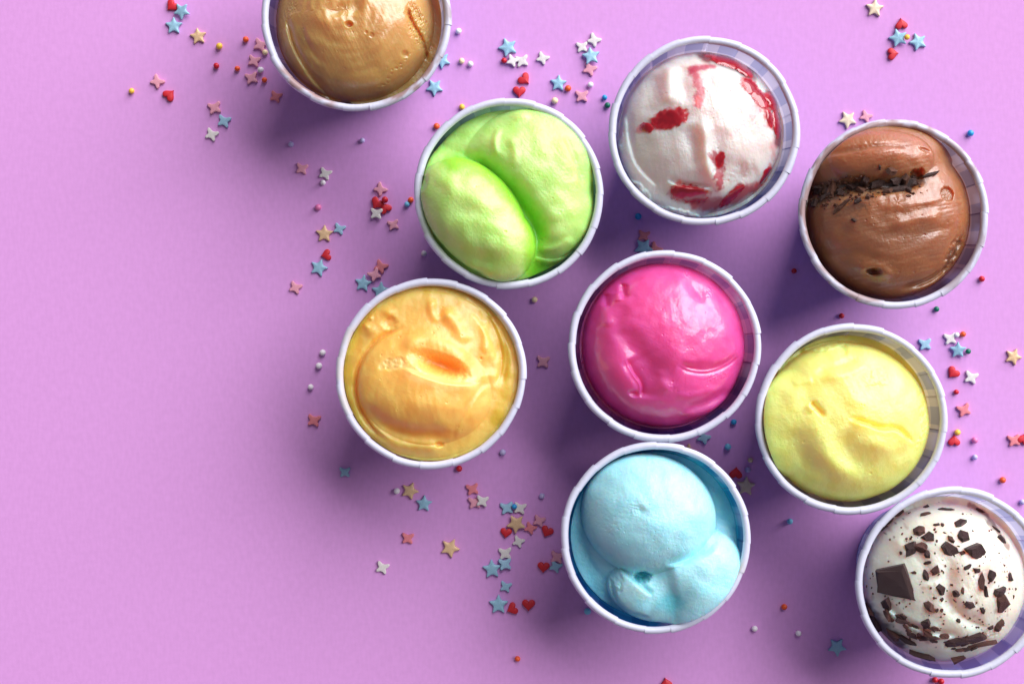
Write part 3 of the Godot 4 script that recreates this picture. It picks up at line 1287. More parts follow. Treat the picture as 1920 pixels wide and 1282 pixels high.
func chocolate_material(r: int, g: int, b: int, rough: float) -> StandardMaterial3D:
	var m := StandardMaterial3D.new()
	m.albedo_color = Color8(r, g, b)
	m.roughness = rough
	m.heightmap_enabled = true
	m.heightmap_texture = mats.grain
	m.heightmap_scale = 0.02
	tri(m, 80)
	return m


func shard_mesh(rng: RandomNumberGenerator, corners: int, given := PackedVector2Array()) -> ArrayMesh:   # an angular flake about 1 across and 1 thick
	var base := PackedVector2Array()
	var tops := PackedVector2Array()
	var off := rng.randf() * TAU
	var count := given.size() if given.size() else corners
	for k in count:
		var a := off + TAU * (k + rng.randf_range(-0.34, 0.34)) / count
		var r := rng.randf_range(0.32, 0.62)
		var q := given[k] if given.size() else Vector2(cos(a), sin(a)) * r
		base.append(q)
		tops.append(q * rng.randf_range(0.66, 0.92) + Vector2(rng.randf_range(-0.07, 0.07), rng.randf_range(-0.07, 0.07)))
	var hi := PackedFloat32Array()
	for k in count:
		hi.append(rng.randf_range(0.30, 0.70))
	var st := SurfaceTool.new()
	st.begin(Mesh.PRIMITIVE_TRIANGLES)
	st.set_smooth_group(-1)
	for k in count:
		var j := (k + 1) % count
		var a := Vector3(base[k].x, -0.5, base[k].y)
		var b := Vector3(base[j].x, -0.5, base[j].y)
		var c := Vector3(base[j].x, 0.22, base[j].y)
		var d := Vector3(base[k].x, 0.22, base[k].y)
		var e := Vector3(tops[j].x, hi[j], tops[j].y)
		var f := Vector3(tops[k].x, hi[k], tops[k].y)
		var m := Vector3(0, 0.5, 0)
		for q in [a, b, c, a, c, d, d, c, e, d, e, f, f, e, m, Vector3(0, -0.5, 0), b, a]:
			st.add_vertex(q)
	st.generate_normals()
	return st.commit()


func stand(s: Scoop, p: Vector2, turn: float, size: Vector3, sink: float, lean: Vector2 = Vector2.ZERO) -> Transform3D:
	var h := s.height(p)
	var up := s.normal(p, 4.0)
	up = (up + Vector3(lean.x, 0, lean.y)).normalized()
	var flat := Vector3(cos(turn), 0, sin(turn))
	var z := flat.cross(up).normalized()
	var x := up.cross(z).normalized()
	var at := s.place(p, h)
	return Transform3D(Basis(x * size.x * U, up * size.y * U, z * size.z * U), Vector3(at.x * U, h * U + 0.022, at.y * U) + up * size.y * U * (0.5 - sink))


func make_shards(seed_: int) -> Array:
	var rng := RandomNumberGenerator.new()
	rng.seed = seed_
	var out := []
	for k in 10:
		out.append(shard_mesh(rng, 5 + k % 4))
	return out


func flecks(s: Scoop, o: Node3D, shapes: Array, m: Material, places: Array, rng: RandomNumberGenerator) -> void:
	var st := SurfaceTool.new()
	st.begin(Mesh.PRIMITIVE_TRIANGLES)
	for q in places:
		var k: float = q[1]
		st.append_from(shapes[rng.randi() % shapes.size()], 0, stand(s, q[0], rng.randf() * TAU, Vector3(k * rng.randf_range(0.9, 1.9), k * 0.7, k), 0.45, Vector2(rng.randf_range(-0.4, 0.4), rng.randf_range(-0.4, 0.4))))
	var f := part("chocolate_flecks", st.commit(), m, o)
	f.set_meta("kind", "stuff")


func shards(s: Scoop, o: Node3D) -> void:
	var rng := RandomNumberGenerator.new()
	rng.seed = 64
	var shapes := make_shards(8)
	var m := chocolate_material(66, 42, 36, 0.38)
	var pale := chocolate_material(100, 62, 44, 0.5)
	# centre x, y, length, width in the close view of this cup, turn, thickness
	var list := [[535, 450, 135, 48, -18, 8], [640, 428, 92, 60, 12, 8], [705, 420, 70, 90, 5, 9], [740, 450, 80, 90, 30, 9], [868, 396, 155, 24, -21, 6], [600, 372, 66, 52, 20, 8], [530, 350, 16, 34, 0, 5],
		[455, 425, 46, 84, 10, 8], [270, 478, 62, 104, 8, 8], [245, 516, 110, 24, -12, 6], [380, 470, 70, 60, 40, 7], [430, 490, 70, 56, 0, 7], [320, 500, 80, 40, 25, 6], [660, 495, 150, 44, -5, 7], [590, 510, 90, 34, 8, 6],
		[205, 470, 56, 66, -20, 6], [178, 560, 66, 40, -30, 6], [310, 594, 130, 28, -22, 5], [400, 566, 64, 26, -20, 5], [385, 682, 36, 18, 20, 5], [465, 545, 40, 34, 10, 6], [720, 500, 44, 40, 0, 6], [770, 420, 50, 44, -30, 7]]
	for k in list.size():
		var q: Array = list[k]
		var p := s.plan(1490 + q[0] / 3.3737, 210 + q[1] / 3.3737)
		var c := part("chocolate_shard", shapes[k % shapes.size()], pale if k % 3 == 2 else m, o)
		c.transform = stand(s, p, deg_to_rad(q[4]), Vector3(q[2] / 3.1, q[5] * 1.2, q[3] / 3.1), 0.1, Vector2(rng.randf_range(-0.5, 0.5), rng.randf_range(-0.5, 0.5)))
	var places := []
	for k in 90:
		var a := rng.randf() * TAU
		var r := sqrt(rng.randf())
		places.append([s.plan(1490 + (300 + 190 * r * cos(a)) / 3.3737, 210 + (495 + 95 * r * sin(a) - 45 * r * cos(a)) / 3.3737), rng.randf_range(2.0, 7.0)])
	for k in 22:
		places.append([s.plan(1490 + rng.randf_range(480, 800) / 3.3737, 210 + rng.randf_range(440, 540) / 3.3737), rng.randf_range(2.0, 6.0)])
	flecks(s, o, shapes, chocolate_material(88, 52, 34, 0.6), places, rng)


func chips(s: Scoop, o: Node3D) -> void:
	var rng := RandomNumberGenerator.new()
	rng.seed = 65
	var shapes := make_shards(9)
	var m := chocolate_material(66, 40, 38, 0.42)
	var pale := chocolate_material(92, 54, 46, 0.5)
	var list := [[565, 197, 42, 26, 30], [680, 206, 96, 22, 2], [530, 237, 66, 32, 5], [350, 271, 30, 30, 0], [275, 322, 72, 82, -20], [470, 335, 90, 66, -22], [525, 366, 82, 54, 0], [410, 442, 58, 92, 8], [480, 425, 84, 58, 20],
		[505, 465, 40, 54, 0], [585, 290, 52, 20, 0], [621, 290, 20, 26, 0], [725, 285, 84, 54, -30], [735, 360, 86, 66, 22], [655, 376, 50, 46, 40], [635, 435, 138, 82, 26], [805, 446, 134, 90, 12], [715, 455, 32, 26, 0], [505, 516, 58, 24, -18],
		[490, 592, 38, 78, 0], [540, 560, 62, 50, -10], [740, 536, 54, 24, -34], [570, 680, 54, 74, -30], [505, 786, 56, 86, -28], [750, 777, 50, 78, -26], [893, 600, 60, 84, 14], [828, 630, 46, 98, 4], [800, 562, 50, 30, 20], [668, 700, 44, 52, -30],
		[707, 680, 20, 52, 10], [855, 705, 32, 92, -16], [962, 695, 96, 46, -10], [966, 775, 92, 130, -8], [840, 815, 32, 42, -20], [1035, 617, 36, 74, 16], [1065, 745, 10, 32, 0], [277, 800, 74, 92, -8], [493, 907, 46, 62, -12], [556, 930, 52, 28, 20],
		[692, 880, 34, 26, 10], [910, 930, 44, 28, 0], [975, 920, 54, 76, 36], [690, 1020, 170, 70, -8], [800, 1005, 190, 60, -10], [850, 1058, 220, 36, -16], [770, 1085, 80, 30, -6], [540, 1135, 180, 52, 32], [745, 1152, 84, 66, 10], [695, 1076, 36, 12, 0],
		[560, 1020, 66, 20, 12], [330, 990, 120, 56, 30], [410, 1030, 120, 40, 14], [240, 925, 110, 70, 40], [195, 860, 60, 90, -30], [160, 420, 26, 60, 14], [352, 468, 22, 26, 0], [420, 582, 38, 18, 0], [583, 746, 22, 22, 0], [556, 812, 20, 30, 30],
		[582, 812, 20, 26, 20], [370, 205, 120, 36, -24], [300, 255, 70, 40, -40], [275, 860, 80, 34, 40], [1010, 392, 40, 60, -30], [985, 330, 56, 30, 40], [910, 215, 96, 18, 30]]
	for k in list.size():
		var q: Array = list[k]
		var p := s.plan(1590 + q[0] / 3.3545, 900 + q[1] / 3.3545)
		if p.length() > s.reach - 3.0:
			p = p.normalized() * (s.reach - 3.0)
		var c := part("chocolate_chip", shapes[(k * 7) % shapes.size()], [m, m, pale][k % 3], o)
		var w: float = q[2] / 3.3545
		var d: float = q[3] / 3.3545
		c.transform = stand(s, p, deg_to_rad(q[4]), Vector3(w * 1.12, clampf(minf(w, d) * 0.75, 4.0, 13.0), d * 1.12), 0.5, Vector2(rng.randf_range(-0.5, 0.5), rng.randf_range(-0.5, 0.5)))
	for k in 26:                                              # more of them low on the left and along the bottom
		var t := rng.randf()
		var p := s.plan(lerpf(1652, 1830, t) + rng.randf_range(-14, 14), 1128 + 92.0 * sqrt(t) + rng.randf_range(-16, 12))
		if p.length() > s.reach - 5.0:
			p = p.normalized() * (s.reach - 5.0)
		var c := part("chocolate_chip", shapes[k % shapes.size()], pale if k % 2 else m, o)
		c.transform = stand(s, p, deg_to_rad(lerpf(45, -10, t)) + rng.randf_range(-0.4, 0.4), Vector3(rng.randf_range(10, 30), rng.randf_range(4, 9), rng.randf_range(5, 11)), 0.4, Vector2(rng.randf_range(-0.5, 0.5), rng.randf_range(-0.5, 0.5)))
	# the large broken block on the left flank
	var outline := PackedVector2Array([Vector2(-0.50, -0.16), Vector2(0.14, -0.46), Vector2(0.54, 0.50), Vector2(-0.40, 0.42)])
	var block := part("chocolate_block", shard_mesh(rng, 4, outline), m, o)
	var place := stand(s, s.plan(1590 + 322 / 3.3545, 900 + 632 / 3.3545), 0.0, Vector3(80, 15, 70), 0.4, Vector2(0.05, 0.2))
	block.transform = place
	var places := []
	for k in 150:
		var a := rng.randf() * TAU
		var r := 138.0 * sqrt(rng.randf())
		places.append([s.plan(1780 + r * cos(a), 1088 + r * sin(a)), rng.randf_range(1.5, 4.5)])
	flecks(s, o, shapes, chocolate_material(86, 46, 36, 0.5), places, rng)


# ------------------------------------------------------------------ sprinkles
var TINTS := {
	"blue star": [166, 214, 234], "peach star": [250, 208, 160], "cream star": [250, 226, 194],
	"blue butterfly": [172, 214, 236], "white butterfly": [246, 238, 232], "pink butterfly": [252, 172, 190], "coral butterfly": [250, 142, 150],
	"red heart": [230, 40, 54],
	"yellow pearl": [250, 200, 74], "orange pearl": [240, 92, 42], "red pearl": [204, 26, 44], "white pearl": [244, 236, 238], "lilac pearl": [196, 186, 226],
	"blue pearl": [44, 158, 214], "sky pearl": [124, 202, 230], "green pearl": [16, 112, 88], "cream pearl": [250, 224, 176], "pink pearl": [236, 126, 178],
}

# kind, plan x, y, turn in degrees (clockwise), lift in mm, label
var SPRINKLES := [
	["red heart", 323, 9, 225, 0, "red heart at the top edge, half under a blue star"],
	["blue star", 340, 20, 39, 1.0, "blue star overlapping a red heart at the top left edge"],
	["blue star", 325, 48, 0, 0, "blue star just below the blue star that overlaps a heart, top left"],
	["peach star", 370.7, 67.7, -8, 0, "peach star at top left, beside two blue stars"],
	["yellow pearl", 410.6, 86.5, 0, 0, "yellow sugar pearl lower right of the top left peach star"],
	["orange pearl", 460.2, 73.8, 0, 0, "orange sugar pearl nearest the top edge, left of the coffee cup"],
	["pink butterfly", 487.5, 85, 20, 0, "pink butterfly touching the left rim of the coffee cup"],
	["cream pearl", 496.5, 98, 0, 0, "cream sugar pearl half under the coffee cup's left rim"],
	["red pearl", 405, 123.4, 0, 0, "dark red sugar pearl below the top left yellow pearl"],
	["orange pearl", 444.3, 128.4, 0, 0, "orange sugar pearl left of two dusky pink butterflies by the coffee cup"],
	["pink butterfly", 475.5, 114.7, 15, 0, "dusky pink butterfly above the white pearl, left of the coffee cup"],
	["white pearl", 488.2, 131, 0, 0, "white sugar pearl between two pink butterflies and the coffee cup"],
	["pink butterfly", 471.1, 146.8, -12, 0, "dusky pink butterfly below the white pearl, left of the coffee cup"],
	["orange pearl", 495.2, 149.6, 0, 0, "orange sugar pearl in shade beside the coffee cup's lower left rim"],
	["coral butterfly", 516.4, 181.7, 18, 0, "coral butterfly in the coffee cup's shadow, below its rim"],
	["pink butterfly", 293.2, 153.3, 40, 0, "pink butterfly up and left of a lone red heart"],
	["yellow pearl", 245.8, 170.3, 0, 0, "yellow sugar pearl, the leftmost sprinkle of all"],
	["red heart", 315, 179, 45, 0, "lone puffy red heart at left beside a pink butterfly"],
	["pink butterfly", 401.7, 202.7, -12, 0, "pink butterfly above a blue one, left of the coffee cup's shadow"],
	["blue butterfly", 419.2, 227.8, 15, 0, "blue butterfly between a pink and a white butterfly at upper left"],
	["white butterfly", 395.8, 252.9, 24, 0, "white butterfly lowest of three below the coffee cup's left side"],
	["lilac pearl", 545, 270.4, 0, 0, "lilac sugar pearl in the shadow below the coffee cup"],
	["lilac pearl", 679, 263, 0, 0, "lilac sugar pearl between coffee and green cups"],
	["pink butterfly", 565.4, 316.7, 10, 0, "pink butterfly left of a white butterfly with a pearl at its foot"],
	["white butterfly", 609.1, 326.3, 20, 0, "white butterfly with a white pearl touching its lower wing"],
	["white pearl", 605.2, 342.2, 0, 0, "white sugar pearl touching a white butterfly's lower wing"],
	["pink pearl", 596.4, 388.5, 0, 0, "mauve sugar pearl alone above a peach star, left of the green cup"],
	["pink butterfly", 712.2, 355.3, 45, 0, "glittery pink butterfly just above a pair of red hearts"],
	["red heart", 707.4, 379.4, 215, 0, "red heart under a glittery pink butterfly, upper left of a pair"],
	["red heart", 723, 391.5, 330, 0, "red heart lower right of a pair, beside a white butterfly"],
	["red pearl", 721.4, 374.4, 0, 1.0, "dark red sugar pearl lying on a pair of red hearts"],
	["white butterfly", 705.6, 401.2, 5, 0.8, "white butterfly overlapping a pair of red hearts"],
	["sky pearl", 763, 382.6, 0, 0, "light blue sugar pearl at the left rim of the green cup"],
	["orange pearl", 769.8, 375, 0, 0, "orange sugar pearl tucked under the green cup's left rim"],
	["pink butterfly", 737.3, 422, -12, 0, "dusky pink butterfly between red hearts and the green cup"],
	["peach star", 607.8, 438.3, 2, 0, "peach star touching a small light blue butterfly"],
	["blue butterfly", 635.7, 429.6, 20, 0, "light blue butterfly touching the point of a peach star"],
	["red heart", 612.8, 477.6, 258, 0, "red heart touching the top point of a bright blue star"],
	["blue star", 597.5, 501.7, 20, 0, "bright blue star with a red heart at its top point"],
	["pink butterfly", 553.2, 539.9, 22, 0, "glittery pink butterfly alone, left of the orange cup's top"],
	["coral butterfly", 713.3, 500.6, 30, 0, "coral butterfly partly under a pink one, above the orange cup"],
	["pink butterfly", 701.9, 515.9, -30, 0.8, "pink butterfly lying between a coral butterfly and a blue star"],
	["blue star", 680.5, 531.1, 9, 0, "shaded blue star beside a pink butterfly, above the orange cup"],
	["blue star", 714, 546, 2, 0, "blue star half hidden under the orange cup's upper left rim"],
	["white pearl", 794.7, 475, 0, 0, "pale sugar pearl in shade at the green cup's lower left"],
	["white pearl", 859.6, 58.2, 0, 0, "white sugar pearl right of the coffee cup, near the top edge"],
	["blue star", 829, 113, 40, 0, "pale blue star half under the coffee cup's right rim"],
	["blue star", 814.6, 163.7, 39, 0, "pale blue star below the coffee cup's lower right rim"],
	["cream pearl", 865.5, 114.2, 0, 0, "cream sugar pearl beside a white one, right of the coffee cup"],
	["white pearl", 881.9, 119.8, 0, 0, "white sugar pearl beside a cream one, right of the coffee cup"],
	["blue star", 952.2, 88.5, -22, 0, "pale blue star above two white butterflies and a red pearl"],
	["red pearl", 944.9, 113.2, 0, 0, "red sugar pearl under a pale blue star, left of white butterflies"],
	["white butterfly", 960.1, 114.2, 25, 0.6, "left one of two touching white butterflies under a blue star"],
	["white butterfly", 978.9, 114.8, -10, 0, "right one of two touching white butterflies under a blue star"],
	["white butterfly", 1017.1, 109.7, 30, 0, "white butterfly alone between the coffee and jam cups"],
	["red heart", 981.9, 146.9, 135, 0, "upper one of two red hearts above the green cup"],
	["red heart", 973.6, 169.6, 182, 0, "lower one of two red hearts, just above the green cup's rim"],
	["white butterfly", 1091.7, 88.5, -5, 0, "white butterfly at left of a blue star near the jam cup"],
	["white butterfly", 1113.5, 75.6, 35, 0, "topmost white butterfly near the jam cup, above a blue star"],
	["blue star", 1108.5, 105.3, -8, 0.8, "pale blue star between two white butterflies and a pink one"],
	["pink butterfly", 1105.6, 130, 25, 0, "coral pink butterfly at the foot of a pale blue star"],
	["blue star", 1047.2, 155.8, 4, 0, "blue star with an orange pearl at its lower right"],
	["orange pearl", 1065, 165.7, 0, 0, "orange sugar pearl touching a blue star, above the green cup"],
	["cream pearl", 1040.3, 188.8, 0, 0, "cream sugar pearl between a blue star and the green cup"],
	["pink butterfly", 1091.1, 180.9, 0, 0, "pink butterfly below a white pearl, left of the jam cup"],
	["white pearl", 1107.2, 158.8, 0, 0, "white sugar pearl above a pink butterfly, left of the jam cup"],
	["blue pearl", 1133.9, 182.5, 0, 0, "bright blue sugar pearl above a green one at the jam cup"],
	["green pearl", 1139.2, 197.3, 0, 0, "dark green sugar pearl at the jam cup's left rim"],
	["yellow pearl", 866.1, 200.3, 0, 0, "yellow sugar pearl above the green cup's upper left rim"],
	["orange pearl", 818.6, 236.5, 0, 0, "orange sugar pearl touching the green cup's upper left rim"],
	["cream star", 1641, 15.2, 5, 0, "cream star cut by the top edge at right"],
	["red heart", 1691.4, 46.6, -8, 0, "red heart above two pale blue stars at upper right"],
	["blue star", 1685.7, 71, -15, 0.5, "blue star with a yellow pearl on it, between two red hearts"],
	["yellow pearl", 1701.6, 69.4, 0, 1.6, "yellow sugar pearl lying on a blue star at upper right"],
	["blue star", 1722.3, 78.1, -22, 0, "pale blue star, right one of two touching at upper right"],
	["red heart", 1673, 100.8, 85, 0, "red heart below two blue stars at upper right"],
	["cream star", 1590.4, 224.1, 41, 0, "cream star between the jam cup and the chocolate cup"],
	["pink butterfly", 1624.5, 219, 30, 0, "pink butterfly touching the chocolate cup's upper rim"],
	["blue pearl", 1820.6, 249.5, 0, 0, "bright blue sugar pearl alone, upper right of the chocolate cup"],
	["red pearl", 1841.8, 522.7, 0, 0, "red sugar pearl at the chocolate cup's lower right"],
	["green pearl", 1757, 579.4, 0, 0, "dark green sugar pearl just below the chocolate cup"],
	["blue butterfly", 1735.8, 646.1, -5, 0, "light blue butterfly at the yellow cup's upper right rim"],
	["white butterfly", 1783, 635.5, -8, 0, "white butterfly partly under a blue star, right of the yellow cup"],
	["white pearl", 1794.9, 627.6, 0, 0, "white sugar pearl between a white butterfly and an orange pearl"],
	["orange pearl", 1806.8, 626.3, 0, 0, "orange sugar pearl above a blue star, right of the yellow cup"],
	["blue star", 1798, 656, 0, 0.7, "pale blue star with a green pearl, right of the yellow cup"],
	["green pearl", 1816.6, 658.6, 0, 0.3, "green sugar pearl at the right point of a pale blue star"],
	["red heart", 1789.6, 697.3, 222, 0, "red heart below a blue star, upright, right of the yellow cup"],
	["white butterfly", 1821.9, 708.4, 15, 0, "white butterfly right of a red heart near the right edge"],
	["red pearl", 1794.1, 734.9, 0, 0, "red sugar pearl between a red heart and a pink butterfly"],
	["coral butterfly", 1808.7, 769.4, -18, 0, "coral pink butterfly right of the yellow cup, below a red pearl"],
	["yellow pearl", 1796.2, 810.5, 0, 0, "yellow sugar pearl at the tip of a red heart"],
	["red heart", 1790.1, 828.2, 0, 0, "red heart with a yellow pearl at its tip, beside the yellow cup"],
	["pink pearl", 1828.6, 825.1, 0, 0, "pink sugar pearl above a pearly blue one, right of yellow cup"],
	["lilac pearl", 1829.1, 856.9, 0, 0, "pearly blue sugar pearl above the chocolate chip cup"],
	["peach star", 1901.4, 668.7, 24, 0, "peach star near the right edge"],
	["coral butterfly", 1902.8, 826.4, -8, 0, "coral butterfly at the right edge beside a cut off heart"],
	["red heart", 1919, 825, 20, 0, "red heart cut off by the right edge"],
	["orange pearl", 1881, 899.8, 0, 0, "orange sugar pearl above the chocolate chip cup, near right edge"],
	["lilac pearl", 1918, 941, 0, 0, "pale pearl cut by the right edge beside the chip cup"],
	["coral butterfly", 587.9, 789, 10, 0, "coral butterfly at the lower left of the orange cup"],
	["blue butterfly", 646.2, 885.9, 0, 0, "grey blue butterfly in the orange cup's shadow"],
	["white pearl", 743.9, 920.4, 0, 0, "white sugar pearl left of a peach star below the orange cup"],
	["peach star", 768.3, 920.4, 23, 0, "peach star between a white pearl and a blue star"],
	["blue star", 794.8, 944.3, 4, 0, "blue star at the lower right point of a peach star"],
	["coral butterfly", 764.3, 1010.1, 5, 0, "coral butterfly alone, left of a lone peach star"],
	["white butterfly", 716.5, 1065, 18, 0, "white butterfly, lowest and leftmost sprinkle below the orange cup"],
	["coral butterfly", 885.9, 917.9, -10, 0, "coral butterfly above a pink and white overlapping pair"],
	["pink butterfly", 890, 943, -5, 0, "pink butterfly half under a white one"],
	["white butterfly", 903.7, 939.9, 10, 0.9, "white butterfly overlapping a pink one, below the orange cup"],
	["peach star", 843.9, 1027.3, 27, 0, "lone peach star at lower left"],
	["blue butterfly", 950.5, 953.2, -8, 0, "light blue butterfly with a blue pearl at its right wing"],
	["blue pearl", 964.4, 949.6, 0, 1.0, "bright blue sugar pearl between a blue and a white butterfly"],
	["white butterfly", 974.8, 953.5, 10, 0, "white butterfly right of a blue pearl, above a peach star"],
	["peach star", 968, 981.6, 40, 0.9, "peach star in a cluster, over a red heart's corner"],
	["red heart", 949, 997, 188, 0, "red heart under the lower left of a clustered peach star"],
	["coral butterfly", 994.1, 991.1, 30, 0, "coral butterfly at the right of a clustered peach star"],
	["pink butterfly", 1010.4, 977.2, 20, 0.5, "glittery pink butterfly between a coral butterfly and a red heart"],
	["red heart", 1026.7, 994.7, 205, 0, "red heart right of a pink butterfly, left of the blue cup"],
	["white butterfly", 971.9, 1016.3, 25, 0, "white butterfly below a clustered peach star"],
	["white butterfly", 947.3, 1038.5, -4, 0, "pinkish white butterfly above a blue one, beside a blue star"],
	["blue star", 922.4, 1066.7, -4, 0, "blue star with a blue butterfly at its right point"],
	["blue butterfly", 946.7, 1058.7, -6, 0.5, "light blue butterfly at the right point of a blue star"],
	["blue butterfly", 948.1, 1100.7, 14, 0, "light blue butterfly alone between two blue stars"],
	["blue star", 934.8, 1133.3, 0, 0, "lowest blue star on the left side, with a red heart beside it"],
	["red heart", 962.1, 1140.7, 245, 0, "red heart touching the lowest blue star"],
	["red heart", 991.1, 1131.9, 182, 0, "dark red heart in shade, right one of two at bottom"],
	["orange pearl", 970.4, 1235, 0, 0, "lone orange sugar pearl near the bottom edge"],
	["red heart", 1019.3, 1061.3, 185, 0, "dark red heart left of a shaded blue butterfly at the blue cup"],
	["blue butterfly", 1041.5, 1062.8, 25, 0, "shaded blue butterfly beside a dark red heart at the blue cup"],
	["pink butterfly", 1044.5, 1045.5, 10, 0, "shaded pink butterfly partly under the blue cup's left rim"],
	["sky pearl", 1101.6, 1146, 0, 0, "light blue sugar pearl at the blue cup's lower left rim"],
	["lilac pearl", 1016.3, 929.8, 0, 0, "pale lilac sugar pearl between the orange and blue cups"],
	["red pearl", 860.7, 878.4, 0, 0, "red sugar pearl at the orange cup's bottom rim"],
	["lilac pearl", 942.5, 847.9, 0, 0, "lilac sugar pearl at the orange cup's lower right rim"],
	["blue pearl", 1376.3, 791.2, 0, 0, "deep blue sugar pearl at the pink cup's lower right rim"],
	["blue butterfly", 1319.7, 821.4, 30, 0, "pale grey blue butterfly below the pink cup's rim"],
	["sky pearl", 1365, 837.6, 0, 0, "light blue sugar pearl between pink, blue and yellow cups"],
	["peach star", 1291, 850, 5, 0, "peach star almost hidden by the blue cup's top rim"],
	["cream pearl", 1407.5, 862.8, 0, 0, "tan sugar pearl in the yellow cup's shadow"],
	["lilac pearl", 1402.6, 880.5, 0, 0, "pale lilac sugar pearl above a tan star in shade"],
	["red heart", 1380.2, 889, 5, 0, "dark red heart above a tan star, right of the blue cup"],
	["cream star", 1398.7, 912.1, 6, 0.6, "tan star in shade at the blue cup's right rim"],
	["sky pearl", 1481.6, 977.6, 0, 0, "light blue sugar pearl in shade below the yellow cup"],
	["blue pearl", 1197, 405.7, 0, 0, "teal blue sugar pearl in shadow between green and jam cups"],
	["coral butterfly", 1207.6, 442.4, 10, 0, "dark pink butterfly touching a teal star above the pink cup"],
	["blue star", 1207.6, 464, 33, 0.5, "teal blue star half under the pink cup's top rim"],
	["coral butterfly", 1228, 468, 40, 0, "pink butterfly mostly hidden by the pink cup's top rim"],
	["red pearl", 1489.6, 507.8, 0, 0, "dark red sugar pearl in shade left of the chocolate cup"],
	["red pearl", 1578.8, 592, 0, 0, "dark red sugar pearl between the chocolate and yellow cups"],
	["orange pearl", 1470.9, 1137.6, 0, 0, "orange red sugar pearl between blue and chip cups"],
	["white pearl", 1415.5, 1178.4, 0, 0, "white sugar pearl at the blue cup's lower right"],
	["white pearl", 1497.6, 1187.3, 0, 0, "dusky white sugar pearl below an orange red one, bottom right"],
	["blue star", 1570.3, 1213, 33, 0, "grey teal star in the chip cup's shadow at the bottom"],
	["cream pearl", 1002.4, 561.8, 0, 0, "tan yellow sugar pearl between green and orange cups"],
	["pink butterfly", 1018.3, 679, 5, 0, "dusky pink butterfly between the orange and pink cups"],
	["white pearl", 604.6, 660.8, 0, 0, "topmost of three white sugar pearls left of the orange cup"],
	["white pearl", 597.7, 685.6, 0, 0, "middle one of three white sugar pearls left of the orange cup"],
	["white pearl", 582.1, 725.4, 0, 0, "lowest of three white sugar pearls left of the orange cup"],
	["red heart", 1250, 1284, -10, 0, "red heart cut off by the bottom edge"],
	["red pearl", 1754, 1274.5, 0, 0, "left one of two dark red pearls below the chip cup"],
	["red pearl", 1765.5, 1277.5, 0, 0, "right one of two dark red pearls below the chip cup"],
]


func outline_of(kind: String) -> PackedVector2Array:         # seen from above, in plan units, pointing to -y
	var q := PackedVector2Array()
	match kind:
		"star":
			for k in 10:
				var a := TAU * k / 10
				q.append(Vector2(sin(a), -cos(a)) * (21.5 if k % 2 == 0 else 9.6))
		"butterfly":
			for w in [[40, 17.5], [62, 15.0], [90, 6.6], [118, 12.5], [140, 15.0], [180, 5.6], [220, 15.0], [242, 12.5], [270, 6.6], [298, 15.0], [320, 17.5], [360, 6.8]]:
				var a := deg_to_rad(w[0])
				q.append(Vector2(sin(a), -cos(a)) * w[1])
		"heart":
			for k in 28:
				var t := TAU * k / 28
				q.append(Vector2(pow(sin(t), 3) * 13.0, (13.0 * cos(t) - 5.0 * cos(2 * t) - 2.0 * cos(3 * t) - cos(4 * t)) * 0.80 - 1.5))   # its tip points to -y
	for pass_ in (0 if kind == "heart" else 2):
		var r := PackedVector2Array()
		for k in q.size():
			var n := q[(k + 1) % q.size()]
			var c := 0.18 if kind == "star" else 0.25
			r.append(q[k].lerp(n, c))
			r.append(q[k].lerp(n, 1.0 - c))
		q = r
	return q


func sugar_mesh(kind: String, thick: float, puff: float) -> ArrayMesh:
	var q := outline_of(kind)
	var n := q.size()
	# (share of the outline, height) up the side and over the softly rounded edge
	var rings := [[0.95, 0.0], [0.99, 0.12], [1.0, 0.45], [0.985, 0.72], [0.94, 0.9], [0.86, 1.0], [0.6, 1.0 + puff * 0.6], [0.3, 1.0 + puff * 0.92]]
	var v := PackedVector3Array()
	var ix := PackedInt32Array()
	for r in rings:
		for k in n:
			v.append(Vector3(q[k].x * r[0] * U, thick * r[1], q[k].y * r[0] * U))
	v.append(Vector3(0, thick * (1.0 + puff), 0))
	v.append(Vector3.ZERO)
	for i in rings.size() - 1:
		for k in n:
			var a := i * n + k
			var b := i * n + (k + 1) % n
			ix.append_array(PackedInt32Array([a, b, a + n, b, b + n, a + n]))
	var top := (rings.size() - 1) * n
	for k in n:
		ix.append_array(PackedInt32Array([top + k, top + (k + 1) % n, v.size() - 2, (k + 1) % n, k, v.size() - 1]))
	var nn := PackedVector3Array()
	nn.resize(v.size())
	for k in range(0, ix.size(), 3):
		var f := (v[ix[k + 2]] - v[ix[k]]).cross(v[ix[k + 1]] - v[ix[k]])
		for j in 3:
			nn[ix[k + j]] += f
	if nn[v.size() - 2].y < 0.0:
		for k in nn.size():
			nn[k] = -nn[k]
	for k in nn.size():
		nn[k] = nn[k].normalized()
	return surface(ArrayMesh.new(), v, nn, ix)


func sugar_material(called: String) -> StandardMaterial3D:
	var m := StandardMaterial3D.new()
	var t: Array = TINTS[called]
	m.albedo_color = Color8(t[0], t[1], t[2])
	if called.ends_with("star"):                              # pearly sheen with a fine glitter
		m.albedo_texture = mats.speckle
		m.roughness = 0.42
		m.metallic = 0.12
		m.clearcoat_enabled = true
		m.clearcoat = 0.15
		m.clearcoat_roughness = 0.3
	elif called.ends_with("butterfly"):
		m.albedo_texture = mats.speckle
		m.roughness = 0.45
	elif called.ends_with("heart"):
		m.albedo_texture = mats.speckle
		m.roughness = 0.5
	else:
		m.roughness = 0.36
	m.heightmap_enabled = true
	m.heightmap_texture = mats.grain
	m.heightmap_scale = 0.004
	tri(m, 220)
	return m


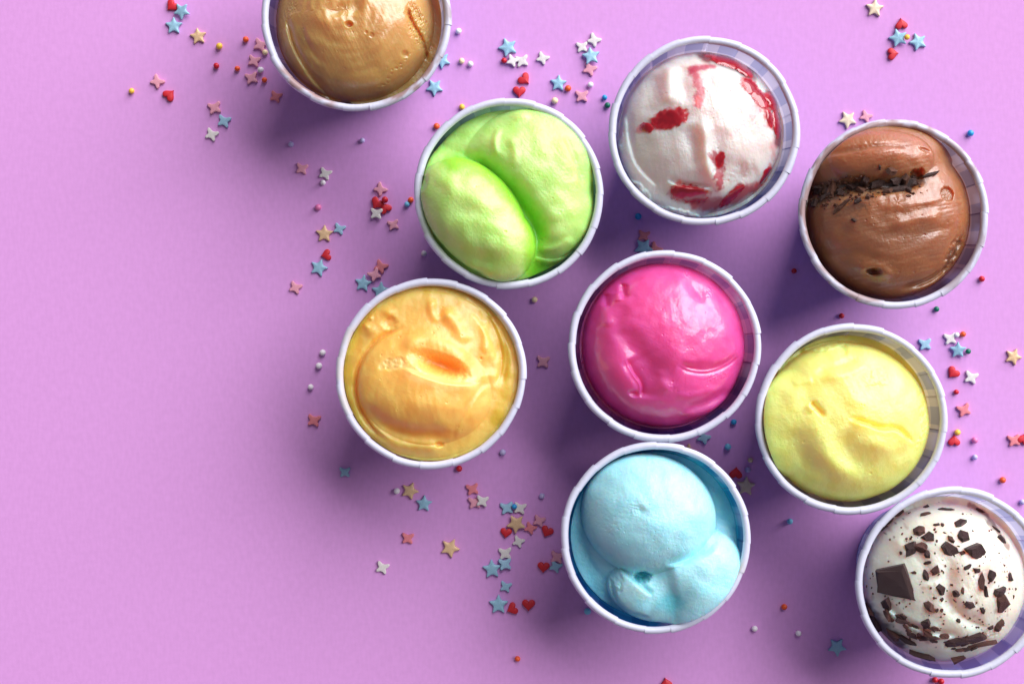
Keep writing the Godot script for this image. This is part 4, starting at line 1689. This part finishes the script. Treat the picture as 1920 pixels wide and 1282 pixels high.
func make_sprinkles() -> void:
	var g := Gradient.new()
	g.set_color(0, Color(0.80, 0.80, 0.80))
	g.set_color(1, Color(1, 1, 1))
	g.set_offset(0, 0.3)
	g.set_offset(1, 0.6)
	mats.speckle = noise_tex(0.09, 256, 15, 3, false, g)
	var shapes := {"star": sugar_mesh("star", 0.0013, 0.12), "butterfly": sugar_mesh("butterfly", 0.0012, 0.05), "heart": sugar_mesh("heart", 0.0014, 0.2)}
	var ball := SphereMesh.new()
	ball.radius = 0.00126
	ball.height = 0.00252
	ball.radial_segments = 24
	ball.rings = 12
	var rng := RandomNumberGenerator.new()
	rng.seed = 2024
	var sets := {"star": "star sprinkles", "butterfly": "butterfly sprinkles", "heart": "heart sprinkles", "pearl": "sugar pearls"}
	var names := {"star": "star_sprinkle", "butterfly": "butterfly_sprinkle", "heart": "heart_sprinkle", "pearl": "sugar_pearl"}
	var firsts := {}
	for q in SPRINKLES:
		var kind: String = q[0].get_slice(" ", 1)
		var o: MeshInstance3D
		if not firsts.has(q[0]):
			o = MeshInstance3D.new()
			o.mesh = ball if kind == "pearl" else shapes[kind]
			o.material_override = sugar_material(q[0])
			firsts[q[0]] = o
		else:
			o = firsts[q[0]].duplicate()
		o.name = numbered(names[kind])
		add_child(o, true)
		var size := rng.randf_range(0.9, 1.08)
		var up := Vector3.UP
		var lift: float = q[4] * 0.001
		if kind == "pearl":
			size *= rng.randf_range(0.92, 1.06)
			o.basis = Basis.from_euler(Vector3(rng.randf() * TAU, rng.randf() * TAU, 0)) * Basis.from_scale(Vector3(size, size * rng.randf_range(0.92, 1.0), size * rng.randf_range(0.95, 1.03)))
			o.position = spot(q[1], q[2], 0.00126 + lift)
			o.position.y = 0.00122 * size + lift
		else:
			var lean := 0.0 if lift == 0.0 else deg_to_rad(9)
			o.basis = Basis(Vector3(cos(q[1]), 0, sin(q[1])), lean) * Basis(Vector3.UP, -deg_to_rad(q[3])) * Basis.from_scale(Vector3.ONE * size * (1.0 if kind != "star" else 1.0))
			o.position = spot(q[1], q[2], 0.001 + lift)
			o.position.y = lift + 0.00005
		tag(o, q[5], "sugar pearl" if kind == "pearl" else kind + " sprinkle", sets[kind])
